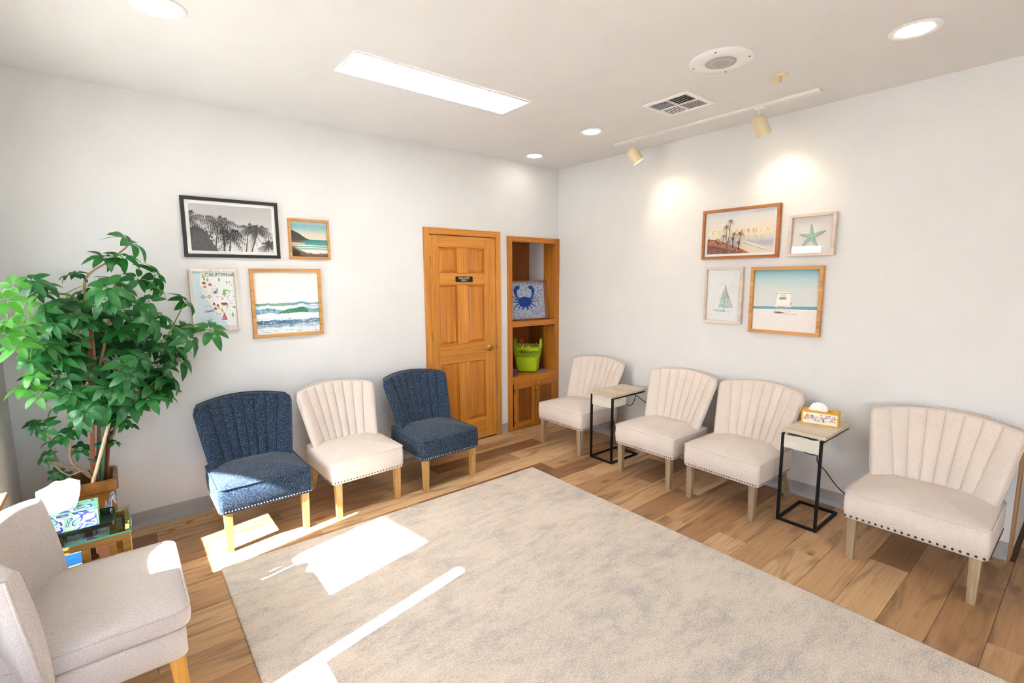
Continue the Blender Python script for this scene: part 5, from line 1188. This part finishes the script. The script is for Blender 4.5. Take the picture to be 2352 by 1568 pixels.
bm = BM(); lathe(bm, [(.163, -.0003), (.165, -.006), (.158, -.012), (.085, -.015), (.080, -.013), (.0, -.013)], 48); obj('baffle', bm, WHITEP, spk, 50)
m, nt, p, o_ = newmat('perforated_grille'); v = coords(nt, (300, 300, 300)); vo = N(nt, 'ShaderNodeTexVoronoi', Scale=1.0); vo.inputs['Randomness'].default_value = .15; nt.links.new(v, vo.inputs['Vector'])
r = ramp(nt, [(.28, lin('6f6c6a')), (.42, lin('bdbab6'))]); nt.links.new(vo.outputs['Distance'], r.inputs[0]); nt.links.new(r.outputs[0], p.inputs['Base Color'])
bm = BM(); lathe(bm, [(.079, -.0132), (.078, -.0165), (.04, -.019), (0, -.0195)], 40); obj('grille', bm, m, spk, 60)
for k in range(4):
    a = PI/4*(2*k+.4); bm = BM(); lathe(bm, [(.005, 0), (.004, -.002), (0, -.0025)], 10, (.142*math.cos(a), .142*math.sin(a), -.0128)); obj('screw', bm, DARKNAIL, spk)
vt = thing('air_vent', 'square white ceiling air vent with louvers over a blackened backing', 'vent', (-.797, -1.960, ROOM_H))
VW = .172; bm = BM()
def vr(i, z): return [(-VW+i, -VW+i, z), (VW-i, -VW+i, z), (VW-i, VW-i, z), (-VW+i, VW-i, z)]
loft(bm, [vr(0, -.0003), vr(.001, -.006), vr(.026, -.010), vr(.030, -.004), vr(.030, -.0003)], cap0=False, cap1=False); box(bm, (-.004, -VW+.03, -.010), (.004, VW-.03, -.001)); box(bm, (-VW+.03, -.004, -.010), (VW-.03, .004, -.001)); obj('frame', bm, WHITEP, vt)
obj('duct_backing', boxm((-VW+.03, -VW+.03, -.0012), (VW-.03, VW-.03, -.0004)), plain('duct_shade', '0e1212', .9), vt)  # near-black plate paints the shade seen between the louvers
q0, q1 = .005, VW-.031
for sx, sy, along in ((-1, -1, 'x'), (-1, 1, 'y'), (1, -1, 'y'), (1, 1, 'x')):
    for k in range(7):
        c = q0+(q1-q0)*(k+.5)/7
        hw_ = .0036 if sx < 0 else .0088
        tilt = R(48 if sx < 0 else 14) * (1 if (sx, sy) in ((-1, 1), (1, 1)) else -1)
        if along == 'x': bm = boxm((q0, -hw_, -.0006), (q1, hw_, .0006)); loc = ((0 if sx > 0 else -(q0+q1)), sy*c, -.0062); rt = (tilt*sy, 0, 0)
        else: bm = boxm((-hw_, q0, -.0006), (hw_, q1, .0006)); loc = (sx*c, (0 if sy > 0 else -(q0+q1)), -.0062); rt = (0, tilt*sx, 0)
        obj('louver', bm, WHITEP, vt, None, loc, rt)
# track light
MTRK = plain('white_track_metal', 'e9e6e0', .4); MHEAD = plain('cream_lamp_enamel', 'dccaa4', .35, var=.02)
tk = thing('track_light', 'white track light bar with two cream spot heads near the right wall', 'track light', (-.345, -1.86, ROOM_H))
TO = Vector((-.345, -1.86, ROOM_H))
obj('track', boxm((-.017, -.60, -.018), (.017, .816, -.0003), .002), MTRK, tk)
obj('power_feed', boxm((-.028, -.816, -.022), (.028, -.60, -.0003), .003), MTRK, tk)
def head(y, pivot, axis, aim_name):
    y -= TO.y; axis = Vector(axis).normalized()
    obj('adapter', boxm((-.015, y-.03, -.034), (.015, y+.03, -.018), .003), MTRK, tk)
    pv = Vector(pivot)-TO
    bm = BM(); tube(bm, catmull([(0, y, -.034), (0, y, -.055), pv-axis*.02], 4), .006, 8); obj('stem', bm, MTRK, tk, 60)
    q = axis.to_track_quat('Z', 'Y').to_matrix()
    h_ = thing('lamp_head', None, None, pv); h_.parent = tk
    bm = BM(); lathe(bm, [(0, -.034), (.018, -.031), (.034, -.022), (.044, -.006), (.048, .015), (.050, .100), (.0505, .104), (.046, .104), (.043, .02), (.0, .012)], 32, mat=q); obj('shade', bm, MHEAD, h_, 50)
    bm = BM(); lathe(bm, [(0, .082), (.02, .080), (.034, .072), (.036, .060), (.015, .03), (0, .02)], 24, mat=q); obj('bulb', bm, bpy.data.materials.get('spot_bulb') or emit('spot_bulb', (1, .86, .62, 1), 20.0), h_, 60)
    l = bpy.data.lights.new(aim_name, 'SPOT'); l.energy = LAMP['spot']; l.spot_size = R(95); l.spot_blend = 1.0; l.color = (1, .80, .55); l.shadow_soft_size = .03
    o = bpy.data.objects.new(aim_name, l); COL.objects.link(o); o.parent = h_; o.location = axis*.092; o.rotation_euler = axis.to_track_quat('-Z', 'Y').to_euler()
head(-1.262, (-.345, -1.235, 2.700), (.42, -.40, -.85), 'spot_lamp'); head(-2.300, (-.345, -2.300, 2.700), (.50, -.16, -.90), 'spot_lamp')
sn = thing('ceiling_sensor', 'small beige occupancy sensor on the ceiling beside the track light', 'sensor', (-.769, -2.613, ROOM_H))
MSN = plain('beige_sensor_plastic', 'e3d3ae', .5)
obj('sensor_base', boxm((-.022, -.030, -.014), (.022, .030, -.0003), .002), MSN, sn); obj('sensor_body', boxm((-.022, .002, -.045), (.012, .028, -.014), .003), MSN, sn)
bm = BM(); lathe(bm, [(.009, 0), (.008, .003), (0, .0035)], 16, (-.022, .015, -.030), mat=Matrix.Rotation(-PI/2, 3, 'Y')); obj('sensor_eye', bm, plain('amber_sensor_lens', 'e6c860', .3), sn, 60)

# unseen blind added on the third left window, sized to shape the sun patches
rb = thing('sun_cut_blind', 'unseen white blind added to shape the sun through a left wall window', 'blind', (X3-.03, -2.565, ZT))
obj('blind_fabric', boxm((-.001, -.365, -(ZT-.865)), (.001, .365, -.03)), plain('blind_fabric', 'e4e1da', .9), rb); obj('hem_bar', boxm((-.006, -.365, -(ZT-.865)-.012), (.006, .365, -(ZT-.865)), .002), WHITEP, rb)
bm = BM(); tube(bm, [(0, -.38, -.025), (0, .38, -.025)], .02, 14); obj('roller', bm, WHITEP, rb, 50)
